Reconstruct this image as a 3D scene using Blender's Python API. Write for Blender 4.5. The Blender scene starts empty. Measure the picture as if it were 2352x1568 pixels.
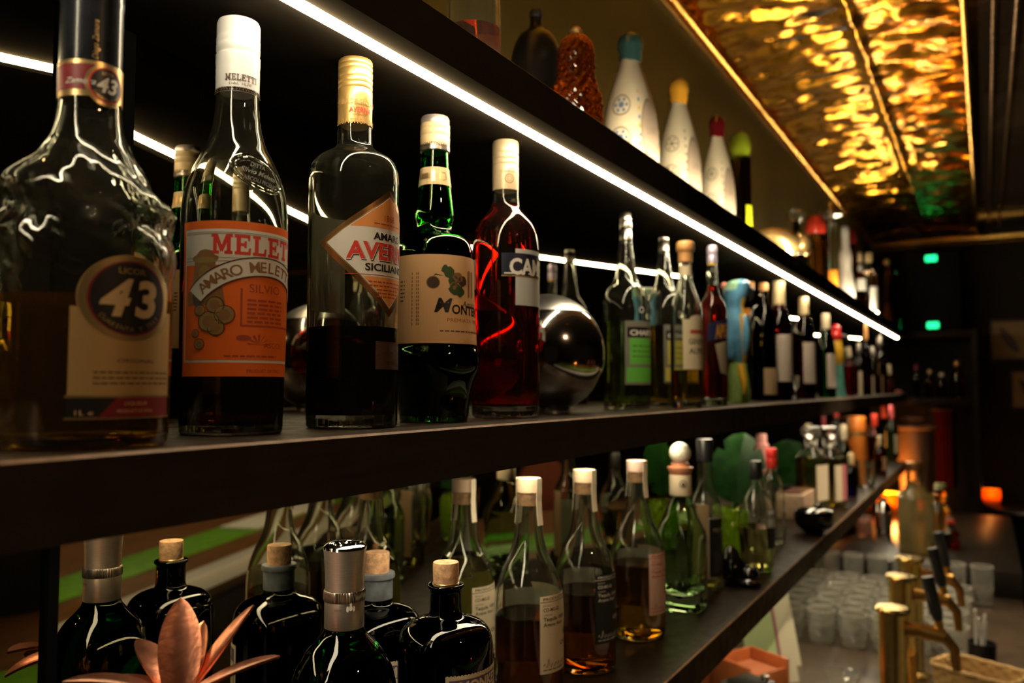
import bpy, bmesh, math, random
from mathutils import Vector, noise
random.seed(7)
S = bpy.context.scene
COL = S.collection
PI = math.pi
# ------------------------------------------------------------------ camera, world, exposure
F, CX, CY = 1900.0, 1176.0, 784.0            # focal length and centre in photo pixels
VPX, VPY = 2265.0, 890.0                     # vanishing point of the shelves
PITCH = math.atan((VPY - CY) / F)
YAW = math.atan((VPX - CX) * math.cos(PITCH) / F)
CAM = Vector((0, 0, 1.6))
FW = Vector((math.cos(YAW) * math.cos(PITCH), math.sin(YAW) * math.cos(PITCH), math.sin(PITCH)))
RT = Vector((math.sin(YAW), -math.cos(YAW), 0))
UP = RT.cross(FW)
cd = bpy.data.cameras.new('camera'); cam = bpy.data.objects.new('camera', cd); COL.objects.link(cam)
cam.location = CAM
cam.rotation_euler = FW.to_track_quat('-Z', 'Y').to_euler()
cd.sensor_width = 36.0; cd.lens = F / 2352 * 36.0
cd.clip_start = 0.02
cd.dof.use_dof = True; cd.dof.focus_distance = 0.74; cd.dof.aperture_fstop = 5.0
S.camera = cam
w = bpy.data.worlds.new('world'); S.world = w; w.use_nodes = True
w.node_tree.nodes['Background'].inputs[0].default_value = (1.0, 0.62, 0.3, 1)
w.node_tree.nodes['Background'].inputs[1].default_value = 0.004
S.view_settings.view_transform = 'Standard'; S.view_settings.look = 'None'
S.view_settings.gamma = 1.0; S.view_settings.use_curve_mapping = False
S.view_settings.exposure = 0.22
c = S.cycles
c.use_denoising = True
c.max_bounces = 14; c.transmission_bounces = 14; c.glossy_bounces = 5; c.diffuse_bounces = 2
c.transparent_max_bounces = 8
c.sample_clamp_indirect = 4.0; c.sample_clamp_direct = 0.0
c.blur_glossy = 0.3
c.caustics_reflective = False; c.caustics_refractive = True
c.use_adaptive_sampling = True; c.adaptive_threshold = 0.03

def project(P):
    d = Vector(P) - CAM; z = d.dot(FW)
    return CX + F * d.dot(RT) / z, CY - F * d.dot(UP) / z, z
def ray(x, y): return FW + RT * ((x - CX) / F) + UP * ((CY - y) / F)
def onY(x, y, Y):
    d = ray(x, y); return CAM + d * ((Y - CAM.y) / d.y)
def onX(x, y, X):
    d = ray(x, y); return CAM + d * ((X - CAM.x) / d.x)
def onZ(x, y, Z):
    d = ray(x, y); return CAM + d * ((Z - CAM.z) / d.z)
# ------------------------------------------------------------------ materials
MATS = {}
def new_mat(name):
    m = bpy.data.materials.new(name); m.use_nodes = True
    nt = m.node_tree; nt.nodes.clear()
    out = nt.nodes.new('ShaderNodeOutputMaterial')
    return m, nt, out
def pbr(name, col, rough=0.5, metal=0.0, spec=0.5, noise_amt=0.0, nscale=60.0, bump=0.0, bscale=200.0, coat=0.0, stretch=None):
    if name in MATS: return MATS[name]
    m, nt, out = new_mat(name)
    b = nt.nodes.new('ShaderNodeBsdfPrincipled')
    b.inputs['Base Color'].default_value = (*col, 1); b.inputs['Roughness'].default_value = rough
    b.inputs['Metallic'].default_value = metal; b.inputs['Specular IOR Level'].default_value = spec
    b.inputs['Coat Weight'].default_value = coat
    nt.links.new(b.outputs[0], out.inputs[0])
    if noise_amt or bump:
        tc = nt.nodes.new('ShaderNodeTexCoord'); src = tc.outputs['Object']
        if stretch:
            mp = nt.nodes.new('ShaderNodeMapping'); mp.inputs['Scale'].default_value = stretch
            nt.links.new(src, mp.inputs[0]); src = mp.outputs[0]
    if noise_amt:
        n = nt.nodes.new('ShaderNodeTexNoise'); n.inputs['Scale'].default_value = nscale; n.inputs['Detail'].default_value = 5
        nt.links.new(src, n.inputs['Vector'])
        r = nt.nodes.new('ShaderNodeValToRGB')
        r.color_ramp.elements[0].position = 0.3; r.color_ramp.elements[1].position = 0.7
        r.color_ramp.elements[0].color = tuple(v * (1 - noise_amt) for v in col) + (1,)
        r.color_ramp.elements[1].color = tuple(min(1, v * (1 + noise_amt)) for v in col) + (1,)
        nt.links.new(n.outputs['Fac'], r.inputs[0]); nt.links.new(r.outputs[0], b.inputs['Base Color'])
    if bump:
        n2 = nt.nodes.new('ShaderNodeTexNoise'); n2.inputs['Scale'].default_value = bscale; n2.inputs['Detail'].default_value = 3
        nt.links.new(src, n2.inputs['Vector'])
        bp = nt.nodes.new('ShaderNodeBump'); bp.inputs['Strength'].default_value = bump; bp.inputs['Distance'].default_value = 0.002
        nt.links.new(n2.outputs['Fac'], bp.inputs['Height']); nt.links.new(bp.outputs[0], b.inputs['Normal'])
    MATS[name] = m; return m
def glass(name, col=(1, 1, 1), ior=1.45, rough=0.0, bump=0.0, bscale=40.0):
    if name in MATS: return MATS[name]
    m, nt, out = new_mat(name)
    g = nt.nodes.new('ShaderNodeBsdfRefraction'); g.inputs['Color'].default_value = (*col, 1)      # the body is tinted, its surface reflection is not
    g.inputs['IOR'].default_value = ior; g.inputs['Roughness'].default_value = rough
    gl = nt.nodes.new('ShaderNodeBsdfAnisotropic'); gl.inputs['Color'].default_value = (1, 1, 1, 1); gl.inputs['Roughness'].default_value = rough
    fr = nt.nodes.new('ShaderNodeFresnel'); fr.inputs['IOR'].default_value = ior
    mx = nt.nodes.new('ShaderNodeMixShader'); nt.links.new(fr.outputs[0], mx.inputs[0]); nt.links.new(g.outputs[0], mx.inputs[1]); nt.links.new(gl.outputs[0], mx.inputs[2])
    nt.links.new(mx.outputs[0], out.inputs[0])
    if bump:
        tc = nt.nodes.new('ShaderNodeTexCoord'); n2 = nt.nodes.new('ShaderNodeTexNoise'); n2.inputs['Scale'].default_value = bscale
        n2.inputs['Detail'].default_value = 2
        nt.links.new(tc.outputs['Object'], n2.inputs['Vector'])
        bp = nt.nodes.new('ShaderNodeBump'); bp.inputs['Strength'].default_value = bump; bp.inputs['Distance'].default_value = 0.003
        nt.links.new(n2.outputs['Fac'], bp.inputs['Height'])
        for q in (g, gl, fr): nt.links.new(bp.outputs[0], q.inputs['Normal'])
    MATS[name] = m; return m
def emit(name, col, strength):
    if name in MATS: return MATS[name]
    m, nt, out = new_mat(name)
    e = nt.nodes.new('ShaderNodeEmission'); e.inputs[0].default_value = (*col, 1); e.inputs[1].default_value = strength
    nt.links.new(e.outputs[0], out.inputs[0]); MATS[name] = m; return m
WARM = (1.0, 0.84, 0.56)
LED_UP, LED_TOP, LED_MID, LED_LOW = 50.0, 95.0, 15.0, 40.0     # radiance of the four strips
def led(strength): return emit('led_%g' % strength, WARM, strength)
CLEAR_WAVY = glass('clear_wavy_glass', (0.97, 0.98, 0.95), bump=0.25, bscale=70)
PAPER = pbr('paper_white', (0.78, 0.75, 0.68), 0.6)
CREAM = pbr('paper_cream', (0.72, 0.6, 0.4), 0.6)
TAN = pbr('paper_tan', (0.78, 0.46, 0.22), 0.55)
BLACK = pbr('ink_black', (0.012, 0.01, 0.01), 0.4)
INK = pbr('ink_brown', (0.06, 0.03, 0.02), 0.5)
RED = pbr('ink_red', (0.72, 0.05, 0.035), 0.45)
GOLD = pbr('foil_gold', (0.85, 0.6, 0.27), 0.3, 0.9)
COPPERF = pbr('foil_copper', (0.55, 0.27, 0.1), 0.28, 0.9)
ORANGE = pbr('paper_orange', (0.86, 0.16, 0.015), 0.5)
SILVER = pbr('cap_silver', (0.72, 0.66, 0.58), 0.28, 1.0)
CORK = pbr('cork', (0.62, 0.36, 0.19), 0.8, noise_amt=0.35, nscale=160, bump=0.5, bscale=260)
WOODCAP = pbr('wood_cap', (0.74, 0.56, 0.38), 0.55, noise_amt=0.12, nscale=40, stretch=(1, 1, 8))
def hazy(name, col, fac, rough=0.0, ior=1.45, dcol=None):       # glass with a milky diffuse share
    if name in MATS: return MATS[name]
    m, nt, out = new_mat(name); g = nt.nodes.new('ShaderNodeBsdfGlass'); g.inputs['Color'].default_value = (*col, 1); g.inputs['IOR'].default_value = ior; g.inputs['Roughness'].default_value = rough
    d = nt.nodes.new('ShaderNodeBsdfDiffuse'); d.inputs['Color'].default_value = (*(dcol or col), 1); t = nt.nodes.new('ShaderNodeBsdfTranslucent'); t.inputs['Color'].default_value = (*(dcol or col), 1)
    a = nt.nodes.new('ShaderNodeMixShader'); a.inputs[0].default_value = 0.5; nt.links.new(d.outputs[0], a.inputs[1]); nt.links.new(t.outputs[0], a.inputs[2])
    x = nt.nodes.new('ShaderNodeMixShader'); x.inputs[0].default_value = fac; nt.links.new(g.outputs[0], x.inputs[1]); nt.links.new(a.outputs[0], x.inputs[2])
    nt.links.new(x.outputs[0], out.inputs[0]); MATS[name] = m; return m
CLEAR = hazy('clear_glass', (0.97, 0.985, 0.96), 0.009, dcol=(0.8, 0.74, 0.55))      # bottles carry a faint film of dust and syrup
# ------------------------------------------------------------------ object helpers
def tag(o, label, cat, group=None, kind=None):
    if label: o['label'] = label
    if cat: o['category'] = cat
    if group: o['group'] = group
    if kind: o['kind'] = kind
    return o
def empty(name, loc, label, cat, group=None):
    o = bpy.data.objects.new(name, None); COL.objects.link(o); o.location = loc
    o.empty_display_size = 0.02
    return tag(o, label, cat, group)
def obj(name, verts, faces, mats, parent=None, smooth=True, fmat=None, angle=35):
    me = bpy.data.meshes.new(name); me.from_pydata([tuple(v) for v in verts], [], faces)
    if not isinstance(mats, (list, tuple)): mats = [mats]
    for m in mats: me.materials.append(m)
    if fmat: me.polygons.foreach_set('material_index', fmat)
    bm = bmesh.new(); bm.from_mesh(me); bmesh.ops.recalc_face_normals(bm, faces=bm.faces); bm.to_mesh(me); bm.free()
    if smooth:
        me.polygons.foreach_set('use_smooth', [True] * len(me.polygons)); me.set_sharp_from_angle(angle=math.radians(angle))
    me.update()
    o = bpy.data.objects.new(name, me); COL.objects.link(o)
    if parent: o.parent = parent
    return o
class Geo:                                   # collects boxes, tubes, blobs into ONE mesh
    def __init__(s): s.v = []; s.f = []; s.m = []
    def add(s, v, f, m=0):
        n = len(s.v); s.v += [tuple(p) for p in v]; s.f += [tuple(i + n for i in q) for q in f]; s.m += [m] * len(f)
    def box(s, a, b, m=0, bev=0.0):
        x0, y0, z0 = a; x1, y1, z1 = b
        if bev <= 0:
            v = [(x0,y0,z0),(x1,y0,z0),(x1,y1,z0),(x0,y1,z0),(x0,y0,z1),(x1,y0,z1),(x1,y1,z1),(x0,y1,z1)]
            s.add(v, [(0,3,2,1),(4,5,6,7),(0,1,5,4),(1,2,6,5),(2,3,7,6),(3,0,4,7)], m); return
        bm = bmesh.new(); bmesh.ops.create_cube(bm, size=1)
        for q in bm.verts: q.co = ((x0+x1)/2 + q.co.x*(x1-x0), (y0+y1)/2 + q.co.y*(y1-y0), (z0+z1)/2 + q.co.z*(z1-z0))
        bmesh.ops.bevel(bm, geom=bm.edges[:], offset=bev, segments=2, affect='EDGES', profile=0.5)
        bm.verts.index_update(); s.add([q.co[:] for q in bm.verts], [[q.index for q in f.verts] for f in bm.faces], m); bm.free()
    def lathe(s, prof, seg=24, m=0, at=(0,0,0), rmod=None):
        v, f = lathe(prof, seg, rmod); s.add([(p[0]+at[0], p[1]+at[1], p[2]+at[2]) for p in v], f, m)
    def tube(s, pts, r, seg=8, m=0):
        v, f = tube(pts, r, seg); s.add(v, f, m)
    def ball(s, c, r, m=0, seg=16, rings=10):
        rx, ry, rz = r if isinstance(r, tuple) else (r, r, r)
        v, f = lathe([(math.sin(PI*i/rings), -math.cos(PI*i/rings)) for i in range(rings+1)], seg)
        s.add([(c[0]+p[0]*rx, c[1]+p[1]*ry, c[2]+p[2]*rz) for p in v], f, m)
    def make(s, name, mats, parent=None, smooth=True, angle=35): return obj(name, s.v, s.f, mats, parent, smooth, s.m, angle)
def lathe(prof, seg=32, rmod=None):
    v = []; f = []; rows = []
    for r, z in prof:
        if r < 1e-6: rows.append([len(v)]); v.append((0, 0, z))
        else:
            row = []
            for i in range(seg):
                t = 2*PI*i/seg; rr = rmod(t, r, z) if rmod else r
                row.append(len(v)); v.append((rr*math.cos(t), rr*math.sin(t), z))
            rows.append(row)
    for a, b in zip(rows, rows[1:]):
        if len(a) == 1 and len(b) == 1: continue
        for i in range(seg):
            j = (i+1) % seg
            if len(a) == 1: f.append((a[0], b[j], b[i]))
            elif len(b) == 1: f.append((a[i], a[j], b[0]))
            else: f.append((a[i], a[j], b[j], b[i]))
    return v, f
def tube(pts, r, seg=8):
    pts = [Vector(p) for p in pts]; n = len(pts); v = []; f = []
    rs = r if isinstance(r, (list, tuple)) else [r]*n
    prev = None
    for i, p in enumerate(pts):
        t = (pts[min(i+1, n-1)] - pts[max(i-1, 0)]).normalized()
        if prev is None:
            a = Vector((0,0,1)) if abs(t.z) < 0.9 else Vector((1,0,0)); u = t.cross(a).normalized()
        else: u = (prev - t * prev.dot(t)).normalized()
        prev = u; w_ = t.cross(u)
        for k in range(seg):
            q = 2*PI*k/seg; v.append(p + (u*math.cos(q) + w_*math.sin(q))*rs[i])
    for i in range(n-1):
        for k in range(seg):
            j = (k+1) % seg; f.append((i*seg+k, i*seg+j, (i+1)*seg+j, (i+1)*seg+k))
    f.append(tuple(range(seg))[::-1]); f.append(tuple((n-1)*seg+k for k in range(seg)))
    return v, f
def smooth_prof(p, sub=4):                   # Catmull-Rom through (r, z) points
    out = []
    for i in range(len(p)-1):
        p0, p1, p2, p3 = p[max(i-1,0)], p[i], p[i+1], p[min(i+2,len(p)-1)]
        for k in range(sub):
            t = k/sub
            q = [0.5*((2*p1[a]) + (-p0[a]+p2[a])*t + (2*p0[a]-5*p1[a]+4*p2[a]-p3[a])*t*t + (-p0[a]+3*p1[a]-3*p2[a]+p3[a])*t**3) for a in (0,1)]
            out.append((max(q[0], 0.0), q[1]))
    out.append(p[-1]); return out
# ------------------------------------------------------------------ a thing standing where the photo shows it
class Spot:
    def __init__(s, px, zs, base=None, hw=40, Y=None, depth=None):
        if base is not None:
            P = onZ(px, base, zs); h = Vector((P.x, P.y, 0)).normalized()
            r = hw * (P - CAM).dot(FW) / F; P = P + h * r; P.z = zs
        else:
            py = 1000.0
            for _ in range(6):
                if Y is not None: P = onY(px, py, Y)
                else: P = CAM + ray(px, py) * depth
                P.z = zs; py = project(P)[1]
        s.px = px; s.p = P; s.zs = zs
        s.d = math.hypot(P.x, P.y); s.az = math.atan2(-P.y, -P.x)      # azimuth towards the viewer
        s.zc = (Vector((P.x, P.y, 1.6)) - CAM).dot(FW); s.s = s.zc / F    # metres per pixel at the axis
    def z(s, y):                                                          # local height of a pixel row at the axis
        d = ray(s.px, y); return CAM.z + d.z * s.d / math.hypot(d.x, d.y) - s.zs
    def cx(s, y): return project((s.p.x, s.p.y, s.zs + s.z(y)))[0]          # column of the axis at that row
    def pr(s, pts): return [(hw * s.s, s.z(y)) for hw, y in pts]
def rot_xy(v, a): return [(p[0]*math.cos(a)-p[1]*math.sin(a), p[0]*math.sin(a)+p[1]*math.cos(a), p[2]) for p in v]
# ------------------------------------------------------------------ flat artwork wrapped round a surface
GLY = {}
def glyphs(t, bold=0.0, shear=0.0):
    k = (t, bold, shear)
    if k in GLY: return GLY[k]
    cu = bpy.data.curves.new('t', 'FONT'); cu.body = t; cu.size = 1.0; cu.offset = bold; cu.shear = shear; cu.resolution_u = 3
    o = bpy.data.objects.new('t', cu); COL.objects.link(o); bpy.context.view_layer.update()
    dg = bpy.context.evaluated_depsgraph_get(); e = o.evaluated_get(dg); me = e.to_mesh()
    vs = [(v.co.x, v.co.y) for v in me.vertices]; fs = [tuple(p.vertices) for p in me.polygons]
    e.to_mesh_clear(); bpy.data.objects.remove(o); bpy.data.curves.remove(cu)
    xs = [v[0] for v in vs] or [0]; ys = [v[1] for v in vs] or [0]
    GLY[k] = (vs, fs, min(xs), max(xs), min(ys), max(ys)); return GLY[k]
SLAB = {  # slab-serif capitals, unit height: (width, list of polygons)
 'M': (1.12, [[(0,0),(.42,0),(.42,.16),(0,.16)],[(.7,0),(1.12,0),(1.12,.16),(.7,.16)],[(.1,.1),(.3,.1),(.3,.9),(.1,.9)],[(.82,.1),(1.02,.1),(1.02,.9),(.82,.9)],[(0,.84),(.32,.84),(.32,1),(0,1)],[(.8,.84),(1.12,.84),(1.12,1),(.8,1)],[(.12,1),(.34,1),(.64,.25),(.5,.1)],[(1.0,1),(.78,1),(.48,.25),(.62,.1)]]),
 'E': (.86, [[(0,0),(.84,0),(.84,.15),(0,.15)],[(.1,.1),(.32,.1),(.32,.9),(.1,.9)],[(0,.85),(.8,.85),(.8,1),(0,1)],[(.3,.43),(.58,.43),(.58,.58),(.3,.58)],[(.5,.33),(.62,.33),(.62,.68),(.5,.68)],[(.68,0),(.84,0),(.86,.34),(.74,.34)],[(.64,1),(.8,1),(.8,.7),(.7,.7)]]),
 'L': (.8, [[(0,0),(.78,0),(.78,.15),(0,.15)],[(.1,.1),(.32,.1),(.32,.9),(.1,.9)],[(0,.85),(.44,.85),(.44,1),(0,1)],[(.62,0),(.78,0),(.8,.38),(.68,.38)]]),
 'T': (.86, [[(.2,0),(.66,0),(.66,.15),(.2,.15)],[(.32,.1),(.54,.1),(.54,.9),(.32,.9)],[(0,.85),(.86,.85),(.86,1),(0,1)],[(0,1),(.12,1),(.14,.66),(.02,.66)],[(.86,1),(.74,1),(.72,.66),(.84,.66)]]),
 'I': (.46, [[(0,0),(.44,0),(.44,.15),(0,.15)],[(.11,.1),(.33,.1),(.33,.9),(.11,.9)],[(0,.85),(.44,.85),(.44,1),(0,1)]]),
}
class Decal:                                  # coordinates: u right, y DOWN, in photo pixels
    def __init__(s): s.faces = []; s.mats = []
    def mi(s, m):
        if m not in s.mats: s.mats.append(m)
        return s.mats.index(m)
    def poly(s, pts, m, L=0): s.faces.append((list(pts), s.mi(m), L))
    def rect(s, u0, y0, u1, y1, m, L=0): s.poly([(u0,y0),(u1,y0),(u1,y1),(u0,y1)], m, L)
    def disc(s, u, y, ru, ry, m, L=0, n=40, a0=0, a1=2*PI):
        s.poly([(u+ru*math.cos(a0+(a1-a0)*i/n), y+ry*math.sin(a0+(a1-a0)*i/n)) for i in range(n)], m, L)
    def ring(s, u, y, r0, r1, m, L=0, n=40, k=1.0, a0=0.0, a1=2*PI):
        for i in range(n):
            a, b = a0+(a1-a0)*i/n, a0+(a1-a0)*(i+1)/n
            s.poly([(u+r0*math.cos(a), y+k*r0*math.sin(a)),(u+r1*math.cos(a), y+k*r1*math.sin(a)),(u+r1*math.cos(b), y+k*r1*math.sin(b)),(u+r0*math.cos(b), y+k*r0*math.sin(b))], m, L)
    def text(s, t, u, y, h, m, L=1, width=None, bold=0.0, shear=0.0, rot=0.0, align='c', up=0.0):
        vs, fs, x0, x1, y0, y1 = glyphs(t, bold, shear)
        if not fs: return
        ky = h / 0.73; kx = ky if width is None else width / (x1 - x0)
        ox = {'c': (x0+x1)/2, 'l': x0, 'r': x1}[align]; cr, sr = math.cos(rot), math.sin(rot)
        P = []
        for a, b in vs:
            a = (a-ox)*kx; b = b*ky + up; P.append((u + a*cr - b*sr, y - (a*sr + b*cr)))
        k = s.mi(m)
        for f in fs: s.faces.append(([P[i] for i in f], k, L))
    def slab(s, t, u, y, h, w_, m, L=1):
        tot = sum(SLAB[ch][0] for ch in t) + 0.1*(len(t)-1); k = w_/tot; x = u - w_/2
        for ch in t:
            W, ps = SLAB[ch]
            for p in ps: s.poly([(x+a*k, y-b*h) for a, b in p], m, L)
            x += (W+0.1)*k
    def arc(s, t, u, y, r, h, a_mid, da, m, L=1, bold=0.0, flip=False, k=1.0):   # text on a circle of centre (u, y)
        n = len(t)
        for i, ch in enumerate(t):
            a = a_mid + (i-(n-1)/2)*da*(-1 if flip else 1)
            pu, py = u + r*math.sin(a), y - k*r*math.cos(a)
            if ch != ' ': s.text(ch, pu, py, h, m, L, bold=bold, rot=(-a+PI if flip else -a), up=-h/2)
    def scribble(s, u0, u1, y, h, m, L=1, rows=3, gap=None, seed=1, t=1.0):          # unreadable small print as dashes
        R = random.Random(seed); gap = gap or h*2
        for r in range(rows):
            x = u0
            while x < u1:
                l = R.uniform(2, 5)*h; s.rect(x, y+r*gap, min(x+l, u1), y+r*gap+h*t, m, L); x += l+h*0.9
    def build(s, name, parent, mapfn, du=None, dv=12):
        bm = bmesh.new(); lay = {}
        for pts, mi, L in s.faces:
            vs = [bm.verts.new((a, -b, L)) for a, b in pts]
            try: fc = bm.faces.new(vs)
            except ValueError: continue
            fc.material_index = mi
        if du:
            us = [p[0] for f in s.faces for p in f[0]]; a = math.floor(min(us)/du)*du + du
            while a < max(us):
                bmesh.ops.bisect_plane(bm, geom=bm.verts[:]+bm.edges[:]+bm.faces[:], plane_co=(a,0,0), plane_no=(1,0,0), dist=1e-5); a += du
        if du and dv:
            ys = [p[1] for f in s.faces for p in f[0]]; a = math.floor(min(ys)/dv)*dv + dv
            while a < max(ys):
                bmesh.ops.bisect_plane(bm, geom=bm.verts[:]+bm.edges[:]+bm.faces[:], plane_co=(0,-a,0), plane_no=(0,1,0), dist=1e-5); a += dv
        for v in bm.verts: v.co = mapfn(v.co.x, -v.co.y, v.co.z)
        bmesh.ops.recalc_face_normals(bm, faces=bm.faces)
        me = bpy.data.meshes.new(name); bm.to_mesh(me); bm.free()
        for m in s.mats: me.materials.append(m)
        o = bpy.data.objects.new(name, me); COL.objects.link(o); o.parent = parent
        return o
def wrap(sp, prof, k=None, off=0.00025, az=None, d=0.00012):   # map (u, y, layer) onto a lathed bottle
    zs = sorted((z, r) for r, z in prof)
    def R(z):
        if z <= zs[0][0]: return zs[0][1]
        for (a, ra), (b, rb) in zip(zs, zs[1:]):
            if a <= z <= b: return ra + (rb-ra)*((z-a)/(b-a) if b > a else 0)
        return zs[-1][1]
    rmax = max(r for r, z in prof)
    kk = (sp.zc - rmax)/sp.zc if k is None else k
    A = sp.az if az is None else az
    def fn(u, y, L):
        z = sp.z(VPY - (VPY - y)*kk); r = R(z); rr = r + off + L*d
        t = A + u*sp.s/r
        return (rr*math.cos(t), rr*math.sin(t), z)
    return fn
def U(sp, x, r, y=650): return r*math.asin(max(-1, min(1, (x-sp.cx(y))/r)))
# ------------------------------------------------------------------ bottles
def hollow(prof, t=0.0028, floor=0.006):      # closed wall: outer profile up, inner profile down
    inner = [(max(r-t, 0.002), z) for r, z in prof if z > prof[0][1]+floor]
    inner[0] = (inner[0][0]*0.93, inner[0][1])
    r0, z0 = prof[0]
    return [(0, z0+0.003), (r0*0.8, z0+0.0012)] + prof + inner[::-1] + [(0, prof[0][1]+floor+0.002)], inner
def fill(inner, level, gap=-0.0003):
    q = [(r-gap, z+gap) for r, z in inner if z+gap < level and r > 0.004]
    if len(q) < 2: return None
    rl = q[-1][0]
    nx = [(r, z) for r, z in inner if z+gap >= level]
    if nx:
        (ra, za), (rb, zb) = (q[-1][0], q[-1][1]), (nx[0][0]-gap, nx[0][1]+gap)
        rl = ra + (rb-ra)*(level-za)/max(zb-za, 1e-6)
    return [(0, q[0][1])] + q + [(rl, level), (0, level)]
def shaped(k, a0):                            # rounded-square cross-section
    def f(t, r, z):
        n = k(z) if callable(k) else k
        c_, s_ = abs(math.cos(t-a0)), abs(math.sin(t-a0))
        return r / (c_**n + s_**n)**(1.0/n)
    return f
def bottle(label, sp, prof, mat, name='liquor_bottle', cat='bottle', group=None, wall=0.0028, solid=False, liquid=None,
           seg=48, sub=4, rmod=None, floor=0.006, body='glass_body'):
    """prof: (half width px, row px) from the base up; liquid: (row px, material)"""
    root = empty(name, sp.p, label, cat, group)
    P = sp.pr(prof); P[0] = (P[0][0], 0.0008)
    P = smooth_prof(P, sub); P = [(r, max(z, 0.0008)) for r, z in P]
    if solid: pr = [(0, 0.003), (P[0][0]*0.8, 0.001)] + P + [(0, P[-1][1])]; inner = P
    else: pr, inner = hollow(P, wall, floor)
    v, f = lathe(pr, seg, rmod); obj(body, v, f, mat, root)
    if liquid:
        q = fill(inner, sp.z(liquid[0]))
        if q:
            v, f = lathe(q, seg, rmod); obj('liquid', v, f, liquid[1], root)
    return root, P
def cap(root, sp, pts, mat, name='cap', seg=32, knurl=None, top=True, rmod=None, parent=None, slot=None):
    P = sp.pr(pts); pr = [(0, P[0][1])] + P + [(0, P[-1][1])]
    if knurl:
        z0, z1 = sorted((sp.z(knurl[0]), sp.z(knurl[1])))
        def rmod(t, r, z): return r*(1 - (0.022 if z0 <= z <= z1 and int(round(t*seg/(2*PI))) % 2 else 0))
    v, f = lathe(pr, seg, rmod); return obj(name, v, f, mat, parent or root)
# ------------------------------------------------------------------ light strips and the room
Z_UP, Z_MID, Z_LOW, THICK = 1.949, 1.564, 1.22, 0.046      # shelf tops
Z_CEIL, Z_BAR = 2.65, 0.80
X0, X1 = -1.0, 5.55
RIDGE, ZIG, Y_R = 0.372, 0.789, 0.617
def fold(i, low=False):                      # fold lines of the zigzag mirror wall; the lower bay's mirrors stand 4 cm further out
    return (RIDGE + i*ZIG - (0.021 if low else 0), Y_R + (0.139 if i % 2 else 0.0) - (0.04 if low else 0))
def strip(name, y, z, x0, x1, strength, label, r=0.005):
    n = int((x1-x0)/0.06); g = Geo(); prof = [(-r,0.004),(-r,-0.001),(-r*0.6,-r),(r*0.6,-r),(r,-0.001),(r,0.004)]
    V = []; Fc = []
    for i in range(n+1):
        x = x0+(x1-x0)*i/n
        V += [(x, y+a, z+b) for a, b in prof]
    k = len(prof)
    for i in range(n):
        for j in range(k): Fc.append((i*k+j, i*k+(j+1) % k, (i+1)*k+(j+1) % k, (i+1)*k+j))
    Fc.append(tuple(range(k))); Fc.append(tuple(n*k+j for j in range(k))[::-1])
    o = obj(name, V, Fc, led(strength), None, False); return tag(o, label, 'light strip')
strip('led_strip', 0.46, Z_UP-THICK-0.0012, X0, 5.5, LED_UP, 'long glowing white light strip under the top shelf', 0.0045)
o = strip('led_strip', 0.452, Z_UP+0.0055, X0, 5.2, LED_TOP, 'light strip lying on the front of the top shelf, glowing up at the painted bottles', 0.004)
strip('led_strip', 0.478, Z_MID-THICK+0.0205, X0, 5.0, LED_MID, 'light strip under the middle shelf, lighting the tequila bottles below', 0.022)
strip('led_strip', 0.44, Z_LOW-THICK+0.001, 1.2, 4.6, LED_LOW, 'light strip under the lowest shelf, over the tumblers on the counter', 0.004)
def struct(name, verts, faces, m, smooth=False):
    o = obj(name, verts, faces, m, None, smooth); o['kind'] = 'structure'; return o
def box_struct(name, a, b, m, bev=0.0):
    g = Geo(); g.box(a, b, 0, bev); o = g.make(name, m, None, bev > 0); o['kind'] = 'structure'; return o
WALL = pbr('dark_wall', (0.02, 0.013, 0.006), 0.7, spec=0.2, noise_amt=0.15, nscale=6)
OLIVE = pbr('olive_wall', (0.05, 0.033, 0.0035), 0.5, noise_amt=0.15, nscale=5, bump=0.1, bscale=40)
FLOORM = pbr('dark_floor', (0.03, 0.025, 0.02), 0.4, noise_amt=0.3, nscale=8)
def shelf_wood(name, col, rough=0.42, spec=0.3):
    m, nt, out = new_mat(name); b = nt.nodes.new('ShaderNodeBsdfPrincipled'); nt.links.new(b.outputs[0], out.inputs[0]); b.inputs['Specular IOR Level'].default_value = spec
    tc = nt.nodes.new('ShaderNodeTexCoord'); mp = nt.nodes.new('ShaderNodeMapping'); mp.inputs['Scale'].default_value = (1.5, 30, 30)
    n = nt.nodes.new('ShaderNodeTexNoise'); n.inputs['Scale'].default_value = 6; n.inputs['Detail'].default_value = 8
    r = nt.nodes.new('ShaderNodeValToRGB')
    r.color_ramp.elements[0].color = tuple(v*0.55 for v in col)+(1,); r.color_ramp.elements[1].color = tuple(v*1.4 for v in col)+(1,)
    n2 = nt.nodes.new('ShaderNodeTexNoise'); n2.inputs['Scale'].default_value = 35; n2.inputs['Detail'].default_value = 6
    mr = nt.nodes.new('ShaderNodeMapRange'); mr.inputs[1].default_value = 0.35; mr.inputs[2].default_value = 0.7; mr.inputs[3].default_value = rough-0.06; mr.inputs[4].default_value = rough+0.12
    nt.links.new(tc.outputs['Object'], mp.inputs[0]); nt.links.new(mp.outputs[0], n.inputs['Vector']); nt.links.new(n.outputs['Fac'], r.inputs[0])
    nt.links.new(r.outputs[0], b.inputs['Base Color']); nt.links.new(tc.outputs['Object'], n2.inputs['Vector'])
    nt.links.new(n2.outputs['Fac'], mr.inputs[0]); nt.links.new(mr.outputs[0], b.inputs['Roughness'])
    bp = nt.nodes.new('ShaderNodeBump'); bp.inputs['Strength'].default_value = 0.15; bp.inputs['Distance'].default_value = 0.001
    nt.links.new(n.outputs['Fac'], bp.inputs['Height']); nt.links.new(bp.outputs[0], b.inputs['Normal'])
    return m
SHELF = shelf_wood('shelf_dark_wood', (0.026, 0.0165, 0.0095))
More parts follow.
